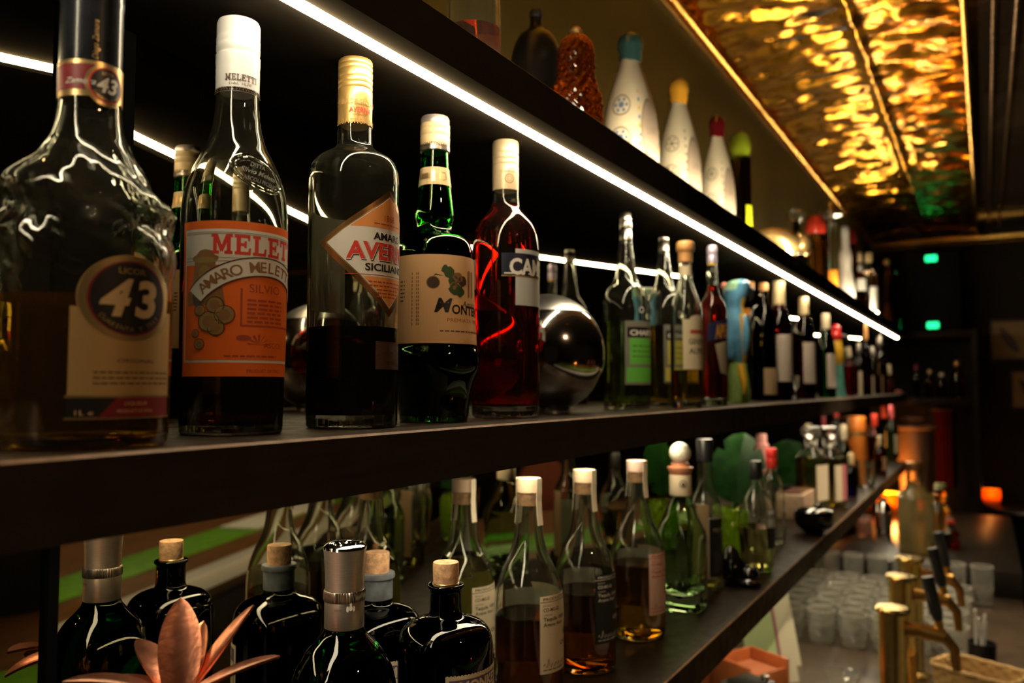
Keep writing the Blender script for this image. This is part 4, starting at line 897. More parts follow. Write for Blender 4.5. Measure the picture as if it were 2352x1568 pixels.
def leaf(root, base, az, elev, length, width, curl, m, name='leaf', n=14, t=0.0008, cup=0.25):
    V = []; Fc = []; d = Vector((math.cos(az), math.sin(az), 0)); s_ = Vector((-math.sin(az), math.cos(az), 0)); p = Vector(base); e = elev; rows = []
    for i in range(n+1):
        q = i/n; wd = width*math.sin(PI*min(1, 0.2+0.8*q**1.25))**0.7*(1 if q < 1 else 0); e2 = e-curl*q
        up_ = d*(-math.sin(e2)) + Vector((0,0,1))*math.cos(e2)
        rows.append((p.copy(), wd, up_)); p = p + (d*math.cos(e2)+Vector((0,0,1))*math.sin(e2))*(length/n)
    for sgn in (1, -1):
        for c_, wd, up_ in rows:
            for j in range(5):
                a = (j-2)/2; V.append(c_ + s_*a*wd/2 + up_*(cup*wd*0.5*a*a + sgn*t))
    m_ = 5*(n+1)
    for i in range(n):
        for j in range(4):
            a = i*5+j; Fc.append((a, a+1, a+6, a+5)); Fc.append((m_+a, m_+a+5, m_+a+6, m_+a+1))
        Fc.append((i*5, i*5+5, m_+i*5+5, m_+i*5)); Fc.append((i*5+4, m_+i*5+4, m_+i*5+9, i*5+9))
    return obj(name, V, Fc, m, root, angle=70)
for a, el, ln, wd, cu in [(PI/2,1.3,0.066,0.029,0.1),(0.2,0.92,0.072,0.02,0.05),(-0.15,0.5,0.066,0.019,0.3),(PI+0.1,0.55,0.07,0.023,0.5),(1.1,1.05,0.052,0.02,0.2),(2.2,0.8,0.055,0.022,0.4),(PI-0.5,0.35,0.06,0.022,0.5),(-PI/2,0.25,0.05,0.024,0.8),(-PI/2+0.8,0.2,0.05,0.022,0.7),(-PI/2-0.8,0.15,0.05,0.022,0.7)]:
    dv_ = ax*math.cos(a) - fwd*math.sin(a); az = math.atan2(dv_.y, dv_.x)      # a = 0 to the viewer's right, PI/2 away
    leaf(root, (0.006*math.cos(az), 0.006*math.sin(az), zt-0.004), az, el, ln, wd, cu, COPPER)
# green gin bottle with tall metal cap
BLKGREEN = glass('black_green_glass', (0.02, 0.2, 0.06)); BLKGLASS = glass('black_glass', (0.035, 0.03, 0.02))
SATIN = pbr('satin_silver', (0.66, 0.56, 0.48), 0.33, 0.9, noise_amt=0.08, nscale=120, stretch=(1,1,12))
sp = Spot(785, Z_LOW, depth=0.69); b = project(sp.p)[1]
root, P = bottle('dark green gin bottle with tall satin silver cap', sp, [(104,b),(110,b-12),(116,1780),(120,1640),(119,1590),(113,1552),(102,1522),(84,1492),(62,1468),(47,1448),(43,1428)], BLKGREEN, solid=True, seg=64)
cap(root, sp, [(43.5,1440),(44.5,1436),(44.5,1376),(44,1374)], SATIN, 'collar', 48)
cap(root, sp, [(45,1376),(46,1374),(46,1355),(45,1352)], SILVER, 'ring', 96, rmod=lambda t, r, z: r*(1+0.025*math.sin(46*t)))
cap(root, sp, [(44,1354),(43.5,1345),(44,1310),(47,1268),(48.5,1258)], SATIN, 'cap', 64)
cap(root, sp, [(48.5,1259),(47,1252),(40,1247),(36,1247),(35,1249),(26,1249),(25,1246),(14,1246),(13,1248)], CHROME, 'cap_top', 64)
D = Decal(); u = lambda x: U(sp, x, 44.5); D.text('ESTD', u(786), 1405, 5, INK, 0, width=16)
for dx, dy, rx, ry in ((0,0,4,7),(-7,2,3,7),(7,2,3,7),(0,-9,3,3)): D.disc(u(813)+dx, 1398+dy, rx, ry, PAPER, 0, 12)
D.build('crest_print', root, wrap(sp, [(45*k_, z) for k_, z in ((sp.s, 0), (sp.s, 1))]), du=4)
# apothecary bottles with corks
def apothecary(px, depth, label, top_y, q, neckmat, tilt=0):
    sp = Spot(px, Z_LOW, depth=depth); b = project(sp.p)[1]; y = lambda a: top_y+(a-1290)*q; R = lambda a: a*q
    root, P = bottle(label, sp, [(R(98),b),(R(104),b-8),(R(107),y(1640)),(R(108),y(1520)),(R(107),y(1478)),(R(101),y(1450)),(R(86),y(1431)),(R(62),y(1420)),(R(44),y(1414)),(R(37),y(1405)),(R(36),y(1380)),(R(36),y(1352)),(R(40),y(1348)),(R(41.5),y(1344)),(R(40),y(1340)),(R(36),y(1339))], BLKGLASS, solid=True, seg=56)
    cap(root, sp, [(R(28),y(1342)),(R(29),y(1330)),(R(29.5),y(1294)),(R(28.5),y(1290))], CORK, 'cork', 32)
    if neckmat: cap(root, sp, [(R(37),y(1398)),(R(37.5),y(1395)),(R(37.5),y(1352)),(R(41.5),y(1350)),(R(42.5),y(1344)),(R(41),y(1338)),(R(37),y(1337))], neckmat, 'neck_sleeve', 32)
    else: cap(root, sp, [(R(30),y(1342)),(R(30.5),y(1340)),(R(30.5),y(1337)),(R(29.5),y(1336))], GOLD, 'cork_ring', 32)
    D = Decal(); r = 108*q; A_ = U(sp, px+5*q, r); 
    D.rect(A_, y(1557), A_+230*q, y(1800), CREAM, 0)
    for i in range(29): D.disc(A_+4*q+i*8*q, y(1557), 4.2*q, 4.2*q, CREAM, 0, 10)
    VIO = pbr('ink_violet', (0.14,0.09,0.16), 0.5)
    D.rect(A_+8*q, y(1564), A_+222*q, y(1792), VIO, 1); D.rect(A_+12*q, y(1596), A_+218*q, y(1788), CREAM, 2)
    D.text('MONKEY 47', A_+115*q, y(1592), 24*q, CREAM, 2, width=170*q, bold=0.04); D.scribble(A_+30*q, A_+200*q, y(1620), 5*q, VIO, 3, 6, 18*q, 3)
    D.disc(A_+115*q, y(1690), 50*q, 60*q, VIO, 3); D.build('label', root, wrap(sp, P), du=5)
apothecary(1022, 0.80, 'squat black apothecary gin bottle with bright cork, nearest of the corked black bottles', 1290, 1.0, None)
apothecary(862, 0.885, 'squat black apothecary gin bottle with pinkish cork and dusty grey neck', 1267, 0.97, pbr('dusty_neck', (0.13,0.15,0.17), 0.5, noise_amt=0.4, nscale=80))
# tequila bottles with wooden stoppers
BLUSH = pbr('paper_blush', (0.66, 0.42, 0.33), 0.6); GREENP = pbr('ink_agave', (0.1, 0.28, 0.16), 0.5); SEALP = pbr('paper_seal', (0.72, 0.62, 0.45), 0.6)
def tequila(px, depth, top_y, label, lab, ink, liq, level, stop_m, off=0.0, seal=0.9):
    sp = Spot(px, Z_LOW, depth=depth); q = 1.0/sp.zc; b = project(sp.p)[1]; y = lambda a: top_y+(a-1097)*q; R = lambda a: a*q   # measured on the bottle at 1 m
    root, P = bottle(label, sp, [(R(72),b),(R(77),b-8*q),(R(79),y(1580)),(R(79.5),y(1440)),(R(79),y(1390)),(R(75),y(1350)),(R(63),y(1312)),(R(47),y(1278)),(R(37),y(1245)),(R(32),y(1205)),(R(29),y(1165)),(R(27.5),y(1140)),(R(27),y(1128))], CLEAR, liquid=(y(level), liq), seg=48)
    cap(root, sp, [(R(24),y(1160)),(R(24.5),y(1132))], CORK, 'cork', 24)
    cap(root, sp, [(R(27),y(1131)),(R(29),y(1129)),(R(29.5),y(1102)),(R(28),y(1097))], stop_m, 'stopper', 32)
    D = Decal(); r = 79.5*q; A_ = (off+PI*0.16)*r; W = 105*q
    D.rect(A_-15*q, y(1378), A_-15*q+2*W, y(1560), lab, 0); c_ = A_-15*q+W
    D.rect(A_-15*q, y(1391), A_-15*q+2*W, y(1392.5), ink, 1); x = A_-7*q
    D.text('PRODUCTOS FINOS', x, y(1388), 6*q, ink, 1, width=120*q, align='l', bold=0.02)
    D.text('PROYECTO', x, y(1402), 4*q, ink, 1, width=22*q, align='l'); D.text('CO-MG-02', x, y(1414), 8.5*q, ink, 1, width=46*q, align='l', bold=0.02)
    D.text('CATEGORIA', x, y(1424), 4*q, ink, 1, width=24*q, align='l'); D.text('Tequila 100%', x, y(1436), 9*q, ink, 1, width=72*q, align='l', bold=0.02); D.text('Agave Azul', x, y(1449), 9*q, ink, 1, width=60*q, align='l', bold=0.02)
    for i in range(9):
        a = PI*(i+0.5)/9; D.poly([(c_-18*q+4*q*math.sin(a), y(1480)),(c_-18*q+26*q*math.cos(a), y(1480)-26*q*math.sin(a)),(c_-18*q-4*q*math.sin(a), y(1480))], GREENP, 1)
    D.text('CASAMIGOS', c_-2*q, y(1500), 10*q, ink, 1, width=86*q, bold=0.03); D.text('Tequila', c_, y(1512), 8*q, ink, 1, width=40*q)
    pts = [(x+i*3.2*q, y(1540)-(16 if i in (4,5,15,16) else 5)*q*math.sin(i*1.9)) for i in range(26)]
    for p0, p1 in zip(pts, pts[1:]): D.poly([p0, p1, (p1[0]+1.4*q, p1[1]+1.6*q), (p0[0]+1.4*q, p0[1]+1.6*q)], ink, 1)
    D.scribble(x, x+110*q, y(1550), 2.5*q, ink, 1, 1, 5, 5); D.build('front_label', root, wrap(sp, P), du=r/14, dv=10)
    back_label(root, sp, P, y(1372), y(1540), 60*q, BACKPAPER, az=sp.az+off+PI*0.16+PI/2*1.75)
    # paper seal strip over the stopper
    a = sp.az+seal; R0 = 30.2*q*sp.s; V = []; zs_ = [sp.z(y(t)) for t in (1097,1131,1150,1180,1205)]; rs = [R0, R0, 29.5*q*sp.s, 31*q*sp.s, 34*q*sp.s]; wd = 9.5*q*sp.s
    for sg in (1, -1):
        V2 = []; Fc = []
        for j, (z_, r_) in enumerate(zip(zs_, rs)):
            for e in (-1, 1):
                for tck in (0.0, 0.0005):
                    c2 = Vector((math.cos(a), math.sin(a), 0))*sg*(r_+tck)+Vector((-math.sin(a), math.cos(a), 0))*e*wd; V2.append((c2.x, c2.y, z_))
        for j in range(4):
            o_ = 4*j
            for p0, p1 in ((0,2),(2,3),(3,1),(1,0)): Fc.append((o_+p0, o_+p1, o_+4+p1, o_+4+p0))
        obj('paper_seal', V2, Fc, SEALP, root, False)
    return sp
AMB2 = glass('liquid_amber_dark', (0.72, 0.34, 0.07), 1.33); AMB1 = glass('liquid_gold', (0.88, 0.6, 0.14), 1.33)
DKLAB = pbr('paper_black', (0.014, 0.016, 0.016), 0.45); INKW = pbr('ink_white', (0.6,0.58,0.5), 0.5)
tequila(1215, 1.0, 1097, 'tequila bottle with pale wood stopper and cream label, in front beside the bright cork', CREAM, INK, AMB2, 1412, WOODCAP)
tequila(1345, 1.13, 1078, 'tequila bottle with black label and white print', DKLAB, INKW, AMB2, 1412, WOODCAP)
tequila(1466, 1.275, 1057, 'tequila bottle with pink label and gold liquor', BLUSH, DRED, AMB1, 1400, pbr('wood_cap_pink', (0.62,0.42,0.34), 0.55), off=0.1)
tequila(1064, 1.09, 1099, 'tequila bottle with cream label half hidden behind the black corked bottle', CREAM, INK, PALE_L, 1290, pbr('wood_cap_tan', (0.5,0.34,0.22), 0.55), off=-0.05)
# square bottle with round woven stopper
sp = Spot(1566, Z_LOW, depth=1.43); b = project(sp.p)[1]
sq = lambda z: 5.0 if z < sp.z(1240) else (2.0+3.0*max(0, min(1, (sp.z(1190)-z)/(sp.z(1190)-sp.z(1240)))))
GLG = glass('pale_green_glass', (0.82, 0.95, 0.76))
root, P = bottle('square pale green bottle with round cream ball stopper', sp, [(44,b),(48,b-6),(50,1380),(50,1240),(48,1215),(38,1180),(27,1150),(24,1130),(23,1095)], GLG, liquid=(1330, glass('liquid_greenish',(0.8,0.92,0.7),1.33)), seg=56, rmod=shaped(sq, sp.az-0.35), floor=0.014)
cap(root, sp, [(24,1137),(25,1134),(25,1092),(24,1089)], CREAM, 'neck_label', 32)
cap(root, sp, [(22,1090),(24,1088),(29,1075),(29,1072),(22,1070),(20,1066),(20,1062)], pbr('cork_red', (0.5,0.2,0.1), 0.6), 'cork', 32)
g = Geo(); g.ball((0,0,sp.z(1040)), 24.5*sp.s, 0, 40, 28); o = g.make('ball_stopper', pbr('woven_cream', (0.72,0.68,0.54), 0.45, noise_amt=0.3, nscale=300, bump=1.0, bscale=500), root)
D = Decal(); u = lambda x: U(sp, x, 25.5); D.ring(u(1564), 1112, 7, 9, INK, 0, 16); D.disc(u(1564), 1113, 4, 5, INK, 0, 8); D.build('bee_print', root, wrap(sp, [(25.2*sp.s, 0), (25.2*sp.s, 1)]), du=5)
# tall bottle with black label, dark cap
sp = Spot(1622, Z_LOW, depth=1.58); b = project(sp.p)[1]
root, P = bottle('tall clear square bottle with black cap and black label', sp, [(33,b),(35,b-5),(36,1300),(36,1170),(34,1150),(25,1130),(19,1108),(17,1080),(17,1050)], CLEAR, liquid=(1300, PALE_L), seg=40)
cap(root, sp, [(17,1060),(18.5,1058),(18.5,1012),(17,1008)], pbr('cap_blackgrey', (0.008,0.008,0.009), 0.3), 'cap')
D = Decal(); u = lambda x: U(sp, x, 36); D.rect(u(1619), 1190, u(1619)+90, 1328, INKW, 0); D.rect(u(1621), 1192, u(1621)+86, 1326, BLACK, 1); D.text('MIJENTA', u(1632)+20, 1222, 9, INKW, 2, width=44); D.rect(u(1632), 1265, u(1632)+44, 1315, pbr('ink_charcoal',(0.05,0.05,0.05),0.5), 2); D.build('front_label', root, wrap(sp, P), du=4)
D = Decal(); D.rect(-20, 1160, 8, 1330, pbr('paper_tan_dark',(0.36,0.24,0.12),0.6), 0); D.build('side_label', root, wrap(sp, P), du=4)
# pineapple tumbler with monstera leaf
sp = Spot(1686, Z_LOW, depth=1.84); b = project(sp.p)[1]; k = sp.s; ax = Vector((-math.sin(sp.az), math.cos(sp.az), 0))
PG = hazy('lime_glass', (0.85, 0.97, 0.4), 0.2, dcol=(0.5, 0.75, 0.05))
root = empty('vase', sp.p, 'lime green dimpled glass vase holding a monstera leaf', 'vase')
dim = lambda t, r, z: r*(1+0.13*math.sin(8*t+(PI if int(z/0.016) % 2 else 0))*math.sin(PI*((z/0.016) % 1)))
P = smooth_prof(sp.pr([(20,b),(26,b-8),(31,1230),(31,1190),(27,1165)]), 8); P[0] = (P[0][0], 0.001)
pr, inn = hollow(P, 0.003); v, f = lathe(pr, 56, dim); obj('vase_body', v, f, PG, root, angle=60)
LEAFG = pbr('leaf_green', (0.006, 0.032, 0.004), 0.4, spec=0.2, noise_amt=0.5, nscale=40)
root = empty('monstera_leaf', sp.p, 'dark green split monstera leaf standing in the lime glass vase', 'plant leaf')
def monstera(root, c0, right, up_, L, W, m, name='leaf_blade', seed=0, thick=0.0012):
    V = []; Fc = []; n = 44; nrm = right.cross(up_).normalized(); R_ = random.Random(seed)
    pts = []
    for i in range(n+1):
        t = -PI+2*PI*i/n; a = abs(t)/PI; r = (1-0.18*math.cos(t))*(0.5)*(1-0.25*(a < 0.12))
        notch = 0.72 if (i % 6 == 3 and 0.12 < a < 0.85) else 1.0
        pts.append((math.sin(t)*W*r*notch*1.05, (math.cos(t)*0.5*notch+0.5)*L*(1.0)))
    for sg in (1, -1):
        V.append(c0 + up_*(L*0.5)+nrm*thick*sg)
        for a, b_ in pts: V.append(c0 + right*a + up_*b_ + nrm*(sg*thick + 0.25*abs(a) - 0.15*(b_-L/2)**2/L))
    m_ = n+2
    for i in range(1, n+1):
        Fc.append((0, i, i+1)); Fc.append((m_, m_+i+1, m_+i)); Fc.append((i, m_+i, m_+i+1, i+1))
    obj(name, V, Fc, m, root, angle=50)
c0 = ax*(-6*k); c0.z = sp.z(1152)
tilt_ = (Vector((0,0,1))*0.93 + ax*0.2 + Vector((math.cos(sp.az), math.sin(sp.az), 0))*(-0.1)).normalized()
monstera(root, c0, (ax*0.95+Vector((0,0,-0.2))).normalized(), tilt_, 160*k, 118*k, LEAFG)
g = Geo(); g.tube([(0,0,0.012), (0.004,0,0.03), c0 + tilt_*0.05], 0.0025); g.make('stem', LEAFG, root)
sp = Spot(1640, Z_LOW, depth=1.97)
sp = Spot(1800, Z_LOW, Y=0.60); k = sp.s; c0 = Vector((0,0,sp.z(1140)))
root = empty('monstera_leaf', sp.p, 'dim monstera leaf in a dark pot at the back of the lowest shelf', 'plant leaf')
g = Geo(); g.lathe([(0,0.001),(0.03,0.001),(0.035,0.05),(0.035,0.055),(0,0.055)], 20); g.make('pot', BLACK, root)
monstera(root, c0, Vector((0.5,-0.86,0)), Vector((0,-0.1,1)).normalized(), 130*k, 130*k, LEAFG, seed=3); g = Geo(); g.tube([(0,0,0.05), c0+Vector((0,0,0.03))], 0.003); g.make('stem', LEAFG, root)
# black figurine lying near the front edge
sp = Spot(1686, Z_LOW, depth=1.60)
root = empty('panther_figurine', sp.p, 'shiny black panther figurine crouching by the shelf edge', 'figurine')
BLK = pbr('black_gloss', (0.006,0.006,0.007), 0.1)
v, f = loft([((0,0,0.0),0.022,0.02),((0,0.0,0.02),0.026,0.022),((0.006,0.004,0.045),0.022,0.02),((0.012,0.008,0.062),0.014,0.014),((0.014,0.009,0.07),0.006,0.006)], 18); g = Geo(); g.add(v, f); g.ball((0.018,-0.026,0.016), (0.02,0.018,0.016)); g.ball((-0.012,-0.03,0.008), (0.012,0.024,0.008)); g.ball((0.03,-0.02,0.03), 0.005); g.ball((0.012,-0.036,0.03), 0.005); g.make('figure_body', BLK, root)
# clear round bottle and red-capped bottle
sp, root, P = simple('pear-shaped clear bottle with black cap and little pale liquor on lowest shelf', 1740, None, Z_LOW, [(28,1330),(32,1304),(36,1270),(41,1220),(41,1180),(32,1148),(18,1125),(13,1105),(12,1085)], CLEAR, BLACK, [(13,1100),(14,1097),(14,1062),(12,1058)], liquid=(1208, PALE_L), solid=False, depth=1.73, lab=[(1752,1174,1776,1212,PAPER,6),(1752,1213,1776,1262,BLACK,6)], seg=36)
simple('clear bottle with bright red capsule on lowest shelf, behind the pear-shaped bottle', 1776, None, Z_LOW, [(24,1260),(26,1250),(28,1200),(27,1140),(20,1105),(13,1085),(11,1070)], CLEAR, pbr('cap_red', (0.75,0.04,0.03), 0.3), [(12,1074),(13,1072),(13,1055),(11,1053),(13,1050),(13,1034),(11,1029)], solid=False, depth=2.03, seg=28)
simple('bottle with pink wrapped neck in the back row behind the red-capsuled bottle', 1752, 0.56, Z_LOW, [(24,1230),(26,1215),(26,1120),(20,1090),(14,1070)], CLEAR, pbr('wrap_pink', (0.7,0.3,0.27), 0.5), [(15,1085),(16,1080),(16,1020),(12,1016),(12,1000),(10,996)], seg=24, capname='wrapped_neck')
sp = Spot(1832, Z_LOW, Y=0.50); root = empty('wooden_box', sp.p, 'light wooden caddy box behind the black bowl', 'box')
g = Geo(); g.box((-0.09,-0.035,0), (0.09,0.035,0.07), 0, 0.003); g.make('box_body', pbr('light_wood', (0.45,0.3,0.19), 0.5, noise_amt=0.2, nscale=12, stretch=(1,8,8)), root)
g = Geo(); g.box((-0.075,-0.025,0.07), (0.075,0.025,0.074)); g.make('box_lid_inset', pbr('dark_inset', (0.08,0.03,0.02), 0.4), root)
sp = Spot(1870, Z_LOW, Y=0.40); root = empty('black_bowl', sp.p, 'small round black bowl on the front of the lowest shelf', 'bowl')
g = Geo(); g.lathe([(0,0.001),(0.022,0.001),(0.045,0.02),(0.05,0.042),(0.047,0.06),(0.03,0.066),(0,0.068)], 28); g.make('bowl_body', BLK, root); g = Geo(); g.ball((0.01,-0.01,0.07), (0.012,0.012,0.008)); g.make('bowl_knob', BLK, root)
# pair of square bottles with faceted stoppers
FAC = glass('frosted_stopper', (0.92,0.88,0.84), rough=0.25); LABR = pbr('paper_rose', (0.5,0.15,0.15), 0.5)
for px, dep, lb, l1, l2 in ((1866, 2.58, 'square gold tequila bottle with faceted stopper, front one of a pair', CREAM, CREAM), (1908, 2.66, 'square gold tequila bottle with faceted stopper and red label, right one of a pair', CREAM, LABR)):
    sp = Spot(px, Z_LOW, depth=dep); b = project(sp.p)[1]
    root, P = bottle(lb, sp, [(25,b),(28,b-3),(29,1140),(29,1060),(28,1048),(17,1034),(11,1026),(11,1020)], CLEAR, solid=False, liquid=(1050, glass('liquid_straw',(0.85,0.72,0.3),1.33)), seg=40, rmod=shaped(5.0, sp.az-0.5))
    cap(root, sp, [(11,1024),(14,1020),(14,1006),(21,998),(22,984),(18,980)], FAC, 'stopper', 8)
    D = Decal(); D.rect(8, 1068, 30, 1150, l1, 0); D.rect(30, 1068, 52, 1150, l2, 0); D.build('front_label', root, lambda u_, y_, L, sp=sp: (lambda t: (shaped(5.0, sp.az-0.5)(t, 29.6*sp.s, 0)*math.cos(t), shaped(5.0, sp.az-0.5)(t, 29.6*sp.s, 0)*math.sin(t), sp.z(VPY-(VPY-y_)*0.985)))(sp.az+u_/29.0), du=3)
far = [('green bottle with cream capsule behind the square tequila pair', 1940, 0.50, 975, 17, DGR, CREAM, None), ('dark blue bottle right of the square tequila pair', 1956, 0.42, 1040, 13, glass('cobalt_glass',(0.03,0.05,0.3)), CAPG, None),
 ('slim bottle with crimson cap at the back, left of the orange canister', 1893, 0.60, 955, 12, DBR, pbr('cap_crimson',(0.35,0.02,0.03),0.4), None), ('dark bottle with red wax band, right of the orange canister', 2010, 0.50, 950, 15, DBR, pbr('cap_scarlet',(0.8,0.06,0.03),0.35), TAN),
 ('green bottle with pink cap and cream label near the shelf end', 2032, 0.54, 932, 14, DGR, pbr('cap_pink',(0.6,0.12,0.16),0.35), CREAM), ('green bottle with red cap and cream label at the shelf end', 2051, 0.45, 930, 13, DGR, pbr('cap_crimson2',(0.55,0.08,0.09),0.35), CREAM),
 ('dark green bottle in the back row, between orange canister and tequila pair', 1922, 0.58, 968, 14, DGR, BLACK, None), ('brown bottle with tan label low at the front near the shelf end', 2023, 0.415, 1000, 13, DBR, CAPG, TAN)]
for lb, px, Y, t, R, m, cm, lm in far:
    sp = Spot(px, Z_LOW, Y=Y); b = project(sp.p)[1]; h = b-t
    simple(lb, px, Y, Z_LOW, [(R*.95,b),(R,b-3),(R,t+h*.5),(R*.9,t+h*.42),(R*.42,t+h*.3),(R*.38,t+h*.2)], m, cm, [(R*.44,t+h*.26),(R*.48,t+h*.22),(R*.48,t+h*.03),(R*.4,t)], lab=[(px-R*.5, t+h*.56, px+R*.8, t+h*.92, lm, 3)] if lm else None, seg=20)
sp = Spot(1970, Z_LOW, Y=0.52); b = project(sp.p)[1]; ORC = pbr('tin_orange', (0.85,0.24,0.03), 0.35, coat=0.3)
root = empty('canister', sp.p, 'tall orange gift canister with lid on the lowest shelf', 'canister')
g = Geo(); g.lathe([(0,0.001)]+[(q_*sp.s, z_) for q_, z_ in ((19,0.001),(19,sp.z(990)))]+[(0,sp.z(990))], 28); g.make('canister_body', ORC, root)
g = Geo(); g.lathe([(0,sp.z(990)),(20*sp.s,sp.z(990)),(20*sp.s,sp.z(960)),(18*sp.s,sp.z(956)),(0,sp.z(956))], 28); g.make('lid', ORC, root)
g = Geo(); g.lathe([(19.3*sp.s,sp.z(1000)),(19.3*sp.s,sp.z(992))], 28); g.make('band', GOLD, root)
sp = Spot(1988, Z_LOW, Y=0.415); root = empty('glass_mug', sp.p, 'small glass mug with handle near the shelf end', 'mug')
pr, inn = hollow([(0.03,0.001),(0.036,0.01),(0.038,0.08),(0.036,0.1)], 0.003); v, f = lathe(pr, 24); obj('mug_body', v, f, CLEAR, root)
g = Geo(); g.tube([(0.036,-0.01,0.085),(0.06,-0.02,0.08),(0.065,-0.02,0.05),(0.05,-0.015,0.025),(0.036,-0.01,0.02)], 0.004); g.make('handle', CLEAR, root)
# ------------------------------------------------------------------ back bar counter
def clone(root, loc, rz=0.0, label=None, group=None):
    r = root.copy(); COL.objects.link(r); r.location = loc; r.rotation_euler = (0, 0, rz)
    if label: r['label'] = label
    if group: r['group'] = group
    for ch in root.children:
        c2 = ch.copy(); COL.objects.link(c2); c2.parent = r
        for g2 in ch.children: c3 = g2.copy(); COL.objects.link(c3); c3.parent = c2
    return r
GLASSW = hazy('bar_glass', (0.98, 0.98, 0.94), 0.08)
RIMG = hazy('rim_glass', (0.98, 0.97, 0.93), 0.45, dcol=(0.95, 0.9, 0.8)); BASEG = hazy('base_glass', (0.98, 0.97, 0.93), 0.25)  # milky rims and bases imitate the glints that the glasses catch
def tumbler(name, r, h, loc, label, group):
    pr, inn = hollow([(r*0.86,0.001),(r*0.9,0.004),(r,h*0.5),(r*1.015,h-0.003),(r*1.035,h-0.001),(r*1.02,h)], 0.0024, 0.012)
    v, f = lathe(pr, 28); o = empty(name, loc, label, 'glass', group); obj('glass_body', v, f, GLASSW, o)
    g = Geo(); g.tube([(r*1.02*math.cos(2*PI*i/28), r*1.02*math.sin(2*PI*i/28), h+0.0012) for i in range(29)], 0.0016, 8); g.make('rim', RIMG, o)
    g = Geo(); g.lathe([(0,0.0135),(r*0.84,0.0135),(r*0.87,0.0165),(r*0.84,0.0175),(0,0.015)], 28); g.make('glass_base', BASEG, o); return o
t0_ = None; R_ = random.Random(3)
for i in range(7):
    for j in range(6):
        x, y = 2.80+i*0.092, 0.565-j*0.092+(0.02 if i % 2 else 0)
        loc = (x+R_.uniform(-.004,.004), y+R_.uniform(-.004,.004), Z_BAR)
        if t0_ is None: t0_ = tumbler('tumbler', 0.0395, 0.098, loc, 'clear short tumbler standing in the close rows on the back bar counter', 'short tumblers on the back bar')
        else: clone(t0_, loc, R_.uniform(0, 6))
h0_ = None
for j in range(7):
    loc = (3.53+R_.uniform(-.006,.006), 0.56-j*0.088, Z_BAR)
    if h0_ is None: h0_ = tumbler('highball_glass', 0.036, 0.145, loc, 'clear tall highball glass in the single back row behind the tumblers', 'tall glasses behind the tumblers')
    else: clone(h0_, loc, R_.uniform(0, 6))
# beer taps
BRASS = pbr('brass', (0.72, 0.5, 0.16), 0.22, 1.0, noise_amt=0.1, nscale=40); TAPB = pbr('tap_black', (0.012,0.012,0.013), 0.3); BRASSD = pbr('brass_dark', (0.5, 0.28, 0.08), 0.3, 1.0)
def tap(x, y, h, label):
    root = empty('beer_tap', (x, y, Z_BAR), label, 'beer tap', 'brass beer taps')
    g = Geo(); g.lathe([(0,0),(0.05,0),(0.05,0.008),(0.033,0.016),(0.031,0.02),(0.031,h-0.012),(0,h-0.012)], 28); g.make('column', BRASS, root)
    g = Geo(); g.lathe([(0,h-0.012),(0.036,h-0.012),(0.037,h-0.004),(0.034,h),(0,h+0.001)], 28); g.make('column_cap', BRASS, root)
    zf = h-0.045
    g = Geo(); g.tube([(0,-0.028,zf),(0,-0.06,zf)], [0.017,0.013], 14); g.tube([(0,-0.06,zf),(0.0,-0.105,zf-0.006)], [0.018,0.016], 14); g.tube([(0,-0.1,zf-0.004),(0,-0.122,zf-0.03),(0,-0.126,zf-0.075)], [0.013,0.011,0.009], 12); g.make('faucet', BRASSD, root)
    g = Geo(); g.tube([(0,-0.095,zf+0.008),(0,-0.092,zf+0.03)], 0.009, 10); g.make('handle_stem', BRASSD, root)
    g = Geo(); g.tube([(0,-0.092,zf+0.028),(0,-0.088,zf+0.045),(0,-0.072,zf+0.12)], [0.010,0.014,0.013], 10); g.make('handle', TAPB, root)
tap(2.08, 0.198, 0.305, 'nearest brass beer tap column with black handle, in front of the tumblers')
tap(2.34, 0.20, 0.325, 'middle brass beer tap with black handle, just behind the nearest column')
tap(2.60, 0.20, 0.325, 'farthest brass beer tap with black handle, its column hidden by the others')
# wicker basket
WICK = pbr('wicker', (0.5, 0.3, 0.1), 0.6, noise_amt=0.2, nscale=80)
root = empty('wicker_basket', (2.30, 0.03, Z_BAR), 'small honey-coloured wicker basket at the lower right corner', 'basket')
root.rotation_euler = (0, 0, -0.45)
V = []; Fc = []; n_u, n_v = 64, 22
def wall_pt(u_, v_):
    a = 2*PI*u_/n_u; n_ = 6.0; cx_, sx_ = math.cos(a), math.sin(a); rr = 1/((abs(cx_)**n_+abs(sx_)**n_)**(1/n_)); k_ = 0.82+0.18*v_/n_v
    o_ = 1+0.03*(1 if (u_//2+v_//2) % 2 else -1); return (0.062*rr*cx_*k_*o_, 0.095*rr*sx_*k_*o_, 0.13*v_/n_v)
for j in range(n_v+1):
    for i in range(n_u): V.append(wall_pt(i, j))
for j in range(n_v+1):
    for i in range(n_u): p = wall_pt(i, j); V.append((p[0]*0.92, p[1]*0.94, max(p[2], 0.006)))
m_ = n_u*(n_v+1)
for j in range(n_v):
    for i in range(n_u):
        a, b2 = j*n_u+i, j*n_u+(i+1) % n_u; Fc.append((a, b2, b2+n_u, a+n_u)); Fc.append((m_+a, m_+a+n_u, m_+b2+n_u, m_+b2))
Fc.append(tuple(range(n_u))[::-1]); Fc.append(tuple(m_+i for i in range(n_u)))
for i in range(n_u): j = (i+1) % n_u; a = n_v*n_u; Fc.append((a+i, a+j, m_+a+j, m_+a+i))
obj('woven_wall', V, Fc, WICK, root, angle=60)
g = Geo(); pts = [wall_pt(i % n_u, n_v) for i in range(n_u+1)]; g.tube([(p[0], p[1], 0.131) for p in pts], 0.006, 8); g.make('basket_rim', WICK, root)
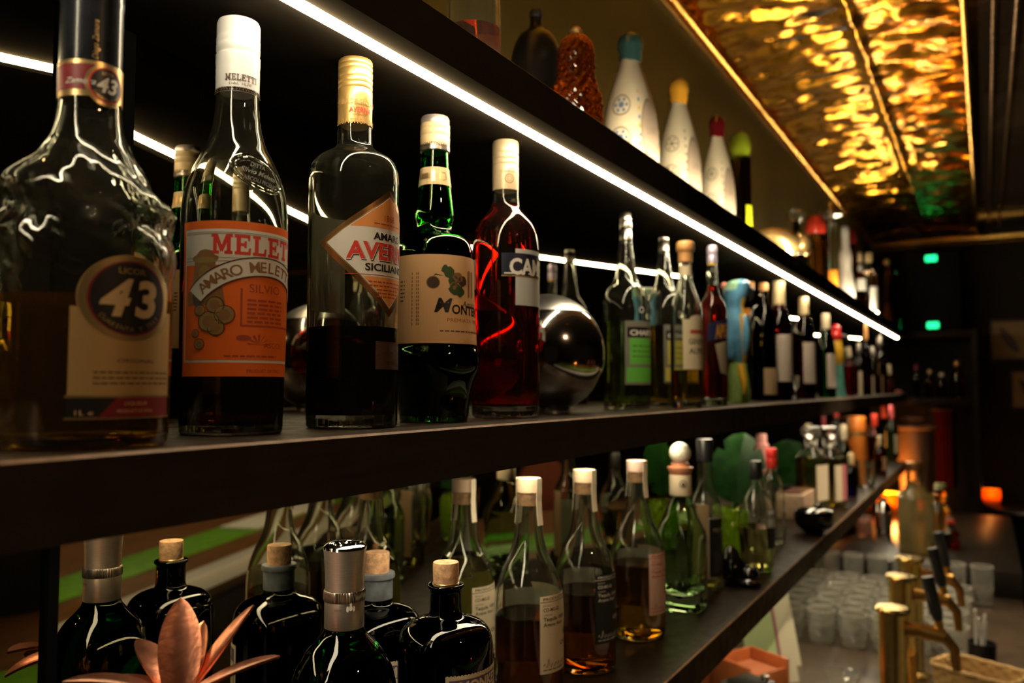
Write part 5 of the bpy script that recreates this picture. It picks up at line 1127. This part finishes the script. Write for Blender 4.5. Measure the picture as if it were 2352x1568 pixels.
root = empty('straw_cup', (2.66, 0.03, Z_BAR), 'black cup of pale straws behind the wicker basket', 'cup')
g = Geo(); g.lathe([(0,0.001),(0.032,0.001),(0.036,0.1),(0.033,0.1),(0.03,0.006),(0,0.006)], 24); g.make('cup_body', TAPB, root)
for i, (dx, dy, t) in enumerate(((0,0,0.01),(0.012,-0.006,-0.012),(-0.01,0.01,0.02),(0.006,0.014,0.0))):
    g = Geo(); g.tube([(dx,dy,0.008),(dx+t,dy-t,0.155+0.01*i)], 0.0035, 8); g.make('straw', PAPER, root)
# menu cards, orange caddy, coupe
CARDG = pbr('card_pale_green', (0.42, 0.52, 0.25), 0.5); CARDW = pbr('card_cream', (0.6, 0.55, 0.38), 0.5); CARDP = pbr('card_plum', (0.3, 0.1, 0.12), 0.5)
def card(x, y, rz, label, h=0.21, w_=0.15, lean=0.06):
    root = empty('menu_card', (x, y, Z_BAR), label, 'menu card'); root.rotation_euler = (0, 0, rz)
    for nm, a, b2, m, dy in (('card_sheet', 0, 1, CARDG, 0), ('card_margin', 0.72, 1.0, CARDW, -0.0012), ('card_stripe', 0.66, 0.72, CARDP, -0.0014)):
        V = []
        for q in (0.0, 0.0022 if nm == 'card_sheet' else 0.001):
            for z_ in (0, 1):
                for t in (a, b2): V.append((w_*(t-0.5), dy+q+lean*z_, 0.001+h*z_))
        obj(nm, V, [(0,1,3,2),(4,6,7,5),(0,4,5,1),(1,5,7,3),(3,7,6,2),(2,6,4,0)], m, root, False)
card(2.33, 0.515, -0.75, 'pale green menu card with plum stripe, leaning in front under the lowest shelf')
card(2.47, 0.535, -0.75, 'pale green menu card with plum stripe, second one behind the front card', h=0.2)
root = empty('napkin_caddy', (2.06, 0.515, Z_BAR), 'orange wooden napkin caddy below the lowest shelf', 'caddy'); root.rotation_euler = (0,0,-0.5)
ORW = pbr('caddy_orange', (0.72, 0.2, 0.06), 0.45, noise_amt=0.15, nscale=15)
g = Geo(); g.box((-0.07,-0.06,0), (0.07,0.06,0.01)); g.box((-0.07,-0.06,0.01), (-0.06,0.06,0.15), 0, 0.002); g.box((0.06,-0.06,0.01), (0.07,0.06,0.15), 0, 0.002); g.box((-0.06,0.05,0.01), (0.06,0.06,0.15), 0, 0.002); g.box((-0.06,-0.06,0.01), (0.06,-0.05,0.13), 0, 0.002); g.make('caddy_box', ORW, root)
g = Geo(); g.box((-0.055,-0.045,0.01), (0.055,0.045,0.125), 0, 0.004); g.make('napkins', pbr('napkin_orange', (0.75,0.24,0.1), 0.8), root)
root = empty('card_reader', (1.86, 0.47, Z_BAR), 'black box with a metal corner beside the orange caddy', 'box'); root.rotation_euler = (0,0,-0.4)
g = Geo(); g.box((-0.05,-0.04,0), (0.05,0.04,0.16), 0, 0.006); g.make('box_body', TAPB, root); g = Geo(); g.lathe([(0,0.16),(0.009,0.16),(0.009,0.172),(0,0.174)], 14, 0, (0.03,-0.022,0)); g.make('metal_button', SILVER, root)
root = empty('coupe_glass', (2.22, 0.33, Z_BAR), 'clear stemmed coupe glass at the bottom edge, left of the taps', 'glass')
pr = [(0,0.001),(0.032,0.001),(0.032,0.003),(0.005,0.008),(0.004,0.05),(0.012,0.058),(0.038,0.075),(0.045,0.095),(0.043,0.095),(0.036,0.077),(0.01,0.061),(0,0.06)]
v, f = lathe(pr, 32); obj('coupe_body', v, f, GLASSW, root)
# bottles, candle and shaker on the riser
def on_step(label, px, depth, t, R, m, cm, shape, lab=None, **kw):
    sp = Spot(px, STEP, depth=depth); b = project(sp.p)[1]; h = b-t
    pf = [(R*a, t+h*q) for a, q in shape]; pf[0] = (pf[0][0], b)
    return simple(label, px, None, STEP, pf, m, cm, [(R*.42,t+h*.1),(R*.48,t+h*.085),(R*.48,t+h*.01),(R*.4,t)], depth=depth, seg=28, lab=lab, **kw)
on_step('large pale yellow bottle with copper-rimmed neck standing behind the taps', 2106, 3.5, 1060, 38, CLEAR, COPPERF, [(.92,1),(.97,.98),(1,.6),(1,.42),(.93,.36),(.6,.3),(.5,.24),(.48,.07)], solid=False, liquid=(1105, hazy('liquid_lemon',(0.95,0.86,0.5), 0.6, ior=1.33, dcol=(0.95,0.8,0.42))), lab=[(2108,1075,2125,1120,pbr('wrap_mauve',(0.35,0.22,0.2),0.5),5)])
on_step('pale bottle with greenish top, right of the large pale yellow bottle', 2163, 3.75, 1110, 24, PALE_L, pbr('cap_olive',(0.35,0.36,0.15),0.4), [(.95,1),(1,.97),(1,.5),(.8,.4),(.5,.32),(.6,.2),(.5,.08)], lab=[(2156,1185,2172,1212,CREAM)])
on_step('squat dark red bottle beside the two pale bottles', 2186, 3.6, 1195, 18, DBR, pbr('cap_scarlet',(0.8,0.06,0.03),0.35), [(.95,1),(1,.97),(1,.5),(.8,.4),(.45,.3),(.42,.08)])
sp = Spot(2030, STEP, depth=3.95); root = empty('cocktail_shaker', sp.p, 'chrome cocktail shaker behind the tumblers, below the amber candle', 'shaker')
g = Geo(); g.lathe([(0,0.001),(0.034,0.001),(0.042,0.11),(0.0,0.11)], 28); g.make('shaker_body', CHROME, root); g = Geo(); g.lathe([(0,0.111),(0.043,0.111),(0.034,0.145),(0.02,0.155),(0.02,0.175),(0,0.177)], 28); g.make('shaker_top', CHROME, root)
sp = Spot(1985, STEP, depth=3.9); root = empty('jar', sp.p, 'small jar of red garnish on the riser left of the shaker', 'jar')
pr, inn = hollow([(0.034,0.001),(0.036,0.01),(0.036,0.09),(0.03,0.1)], 0.003); v, f = lathe(pr, 24); obj('jar_body', v, f, GLASSW, root); g = Geo(); g.lathe([(0,0.01),(0.031,0.01),(0.031,0.075),(0,0.078)], 20); g.make('garnish', pbr('garnish_red', (0.5,0.12,0.07), 0.5, noise_amt=0.5, nscale=120), root)
# candles
AMBG = hazy('candle_amber', (1.0, 0.55, 0.1), 0.6, 0.2, dcol=(1.0, 0.5, 0.05))
def candle(loc, label, r=0.035, h=0.075, power=0.5, em=30, col=(1, 0.33, 0.03)):
    root = empty('candle_holder', loc, label, 'candle')
    pr, inn = hollow([(r*0.8,0.001),(r*0.92,0.006),(r,h*0.5),(r*0.95,h)], 0.003); v, f = lathe(pr, 24); obj('glass_cup', v, f, AMBG, root)
    g = Geo(); g.lathe([(0,0.008),(r*0.72,0.008),(r*0.72,h*0.35),(0,h*0.35)], 20); g.make('wax', pbr('wax', (0.85,0.55,0.25), 0.5), root)
    g = Geo(); g.lathe([(0,h*0.36),(r*0.4,h*0.48),(r*0.5,h*0.62),(r*0.25,h*0.82),(0,h*0.95)], 12); g.make('flame', emit('flame_%g' % em, col, em), root)
    l = bpy.data.lights.new('flame_light', 'POINT'); l.energy = power; l.color = (1, 0.4, 0.08); l.shadow_soft_size = 0.012
    o = bpy.data.objects.new('flame_light', l); COL.objects.link(o); o.parent = root; o.location = (0, 0, h*1.15)
sp = Spot(2041, STEP, depth=4.65); candle(sp.p, 'bright amber glass candle holder under the end of the lowest shelf', 0.06, 0.11, 8.0, 120, (1,0.45,0.03))
root = empty('side_table', (5.75, -0.31, 0), 'dark round side table near the far wall, carrying a red candle', 'table')
g = Geo(); g.lathe([(0,0.88),(0.32,0.88),(0.33,0.89),(0.32,0.905),(0,0.905)], 36); g.make('tabletop', DARKWOOD, root); g = Geo(); g.lathe([(0,0.02),(0.035,0.02),(0.03,0.88),(0,0.88)], 18); g.make('pedestal', TAPB, root); g = Geo(); g.lathe([(0,0),(0.24,0),(0.22,0.02),(0,0.025)], 30); g.make('base', TAPB, root)
candle((5.74, -0.01, 0.905), 'dim orange-red candle holder on the side table near the far wall', 0.05, 0.09, 0.3, 12, (1,0.16,0.01))
candle((0.905, -1.62, 0.895), 'glowing orange candle on the front bar, seen mirrored at the lower left', 0.04, 0.085, 0.4, 14, (1,0.2,0.015))
# wine cooler at the far end
sp = Spot(2104, STEP, depth=4.72); root = empty('wine_cooler', sp.p, 'brown metal wine cooler with wide brim at the far end of the counter', 'wine cooler')
BRM = pbr('brown_metal', (0.25, 0.12, 0.06), 0.45, 0.5); zt = sp.z(982)
g = Geo(); g.lathe([(0,0.002),(0.07,0.002),(0.09,zt*0.6),(0.095,zt-0.01),(0.125,zt),(0.125,zt+0.012),(0.09,zt+0.004),(0.08,zt*0.6),(0,0.03)], 32); g.make('cooler_body', BRM, root)
g = Geo(); g.lathe([(0,zt+0.012),(0.03,zt+0.015),(0.06,zt+0.03),(0.075,zt+0.06),(0,zt+0.06)], 20); g.make('cooler_lid', BRM, root)
# ------------------------------------------------------------------ far wall
for nm, lb, a, b2 in (('corner_shelf','dark upper corner shelf board on the far wall under the loudspeaker',(-0.28,-0.2,1.905),(0.295,0.32,1.945)),('corner_shelf','dark lower corner shelf board on the far wall with small dim bottles',(-0.28,-0.2,1.495),(0.295,0.32,1.535))):
    g = Geo(); g.box((5.9+a[0], 0.27+a[1], a[2]), (5.9+b2[0], 0.27+b2[1], b2[2]), 0, 0.002); tag(g.make(nm, SHELFL), lb, 'shelf')
box_struct('trim_17', (5.62, 0.039, 0), (6.195, 0.069, 1.945), SHELFL)  # upright side panel of the corner shelf
root = empty('loudspeaker', (5.92, 0.25, 1.945), 'black loudspeaker with two green indicator lights on the corner shelf', 'loudspeaker')
g = Geo(); g.box((-0.14,-0.13,0), (0.2,0.14,0.5), 0, 0.008); g.make('cabinet', pbr('speaker_black', (0.004,0.004,0.004), 0.7, spec=0.1), root)
LEDG = emit('led_green', (0.02, 1.0, 0.3), 2.0)
for zz in (0.025, 0.445):
    g = Geo(); g.box((-0.152,-0.005,zz), (-0.139,0.06,zz+0.038), 0, 0.006); g.make('indicator_light', LEDG, root)
for i, (y, r, h, m, cm, lb) in enumerate(((0.375,0.02,0.2,DBR,pbr('cap_plum',(0.25,0.03,0.08),0.4),'dim reddish bottle with plum cap on the corner shelf, leftmost'),(0.30,0.026,0.17,glass('rosewood_glass',(0.6,0.25,0.16)),GOLD,'dim amber bottle with gold cap on the corner shelf'),(0.235,0.03,0.15,DBR,CREAM,'dim dark red bottle with pale cap on the corner shelf, second from right'),(0.15,0.04,0.22,glass('rosewood_glass',(0.6,0.25,0.16)),COPPERF,'dim copper-toned bottle with sloping shoulders on the corner shelf, rightmost'))):
    root = empty('liquor_bottle', (5.72, y, 1.5355), lb, 'bottle'); P = smooth_prof([(r*.95,0.001),(r,0.006),(r,h*.55),(r*.8,h*.68),(r*.35,h*.82),(r*.33,h*.92)], 3)
    v, f = lathe([(0,0.002)]+P+[(0,P[-1][1])], 20); obj('glass_body', v, f, m, root); g = Geo(); g.lathe([(0,h*.9),(r*.42,h*.9),(r*.42,h*1.02),(0,h*1.03)], 14); g.make('cap', cm, root)
PRT = pbr('print_paper', (0.42, 0.27, 0.1), 0.7, noise_amt=0.15, nscale=6); FRM = pbr('frame_dark', (0.05,0.025,0.012), 0.4)
def picture(y0, y1, z0, z1, label, feather):
    root = empty('framed_picture', (6.198, (y0+y1)/2, z0), label, 'picture'); w_, h_ = abs(y1-y0)/2, z1-z0
    g = Geo(); 
    for a, b2 in (((-0.02,-w_,0),(0,w_,0.014)),((-0.02,-w_,h_-0.014),(0,w_,h_)),((-0.02,-w_,0.014),(0,-w_+0.014,h_-0.014)),((-0.02,w_-0.014,0.014),(0,w_,h_-0.014))): g.box(a, b2)
    g.make('frame', FRM, root); g = Geo(); g.box((-0.012,-w_+0.012,0.012), (-0.002,w_-0.012,h_-0.012)); g.make('print', PRT, root)
    D = Decal(); n = 20; L = feather
    pts = [(-0.5*L+L*i/n, 0.16*L*math.sin(PI*i/n)**0.7) for i in range(n+1)] + [(-0.5*L+L*i/n, -0.13*L*math.sin(PI*i/n)**0.7) for i in range(n, -1, -1)]
    a = 1.05; D.poly([(p[0]*math.cos(a)-p[1]*math.sin(a), p[0]*math.sin(a)+p[1]*math.cos(a)) for p in pts], INK, 0)
    D.build('feather_print', root, lambda u_, y_, L_: (-0.0126, -u_+w_*0.3, h_/2-y_))
picture(-0.035, -0.33, 1.775, 2.035, 'framed feather print on the far wall at the right edge, larger upper one', 0.2)
picture(-0.135, -0.40, 1.465, 1.71, 'framed print on the far wall, lower one at the right edge', 0.16)
root = empty('curtain', (6.12, 0.30, 0.95), 'narrow dark red curtain hanging by the far wall below the corner shelf', 'curtain')
V = []; Fc = []
for q in (0, 0.006):
    for i in range(25):
        for z_ in (0, 0.5): V.append((0.02*math.sin(i*1.3)+q, -0.1*(i/24), z_))
for i in range(24): a = i*2; Fc += [(a,a+2,a+3,a+1),(50+a,50+a+1,50+a+3,50+a+2),(a,50+a,50+a+2,a+2),(a+1,a+3,50+a+3,50+a+1)]
obj('cloth', V, Fc, pbr('curtain_red', (0.28,0.01,0.02), 0.8), root); g = Geo(); g.tube([(0,0.02,0.505),(0,-0.12,0.505)], 0.008); g.make('curtain_rod', BRASSD, root)
g = Geo(); g.tube([(0,-0.05,0.505),(0.075,-0.05,0.505)], 0.006); g.make('rod_bracket', BRASSD, root)
# ------------------------------------------------------------------ front bar, seen only in the mirrors
root = empty('bar_towel', (4.15, -1.03, 0.9035), 'folded white bar towel lying on the front bar, reflected above the cork bottles', 'towel')
g = Geo(); g.box((-0.5,-0.1,0), (0.5,0.1,0.012), 0, 0.005); g.make('towel_cloth', pbr('towel_white', (0.8,0.78,0.66), 0.9), root)  # white sheet added to give a bright patch in the mirrors
LEATH = pbr('stool_leather', (0.3, 0.07, 0.035), 0.45); s0 = None
for x, lb in ((2.5,'bar stool with round red-brown back at the front bar, nearest in the mirror'),(3.2,'bar stool with round red-brown back at the front bar, second in the mirror'),(3.95,'bar stool with round red-brown back at the front bar, farthest in the mirror')):
    if s0: clone(s0, (x, -2.05, 0), 0.1, lb); continue
    s0 = root = empty('bar_stool', (x, -2.05, 0), lb, 'bar stool', 'bar stools at the front bar')
    g = Geo(); g.lathe([(0,0.66),(0.18,0.66),(0.2,0.69),(0.18,0.73),(0,0.74)], 28); g.make('seat', LEATH, root)
    g = Geo(); V2, F2 = lathe([(0,-0.02),(0.2,-0.02),(0.21,0),(0.2,0.02),(0,0.02)], 32); g.add([(p[0], -0.19+p[2], 0.95+p[1]) for p in V2], F2); g.make('backrest', LEATH, root)
    for sx in (-0.13, 0.13):
        for sy in (-0.13, 0.13): g = Geo(); g.tube([(sx*1.3, sy*1.3, 0), (sx, sy, 0.665)], 0.013); g.make('leg', TAPB, root)
    g = Geo(); g.tube([(0,-0.17,0.68),(0,-0.2,0.8)], 0.014); g.make('back_support', TAPB, root)
# finer pieces hang under the part they belong to
SUB = {'cap_print': ('screw_cap', 'cap_band', 'cap_sleeve'), 'bee_print': ('neck_label',), 'crest_print': ('collar',), 'card_margin': ('card_sheet',), 'card_stripe': ('card_sheet',),
       'feather_print': ('print',), 'handle_stem': ('handle',), 'beak': ('head', 'body'), 'crest': ('body',), 'paper_seal': ('stopper',), 'cork_ring': ('cork',), 'cap_top': ('cap',), 'basket_rim': ('woven_wall',),
       'flame': ('wax',), 'painted_pattern': ('ceramic_body',), 'column_cap': ('column',), 'back_support': ('backrest',), 'seal_lettering': ('glass_seal',), 'metal_button': ('box_body',), 'band': ('canister_body',)}
for o in list(COL.objects):
    k_ = o.name.split('.')[0]
    if o.parent and not o.parent.parent and k_ in SUB:
        for sib in o.parent.children:
            if sib.name.split('.')[0] in SUB[k_]: o.parent = sib; break
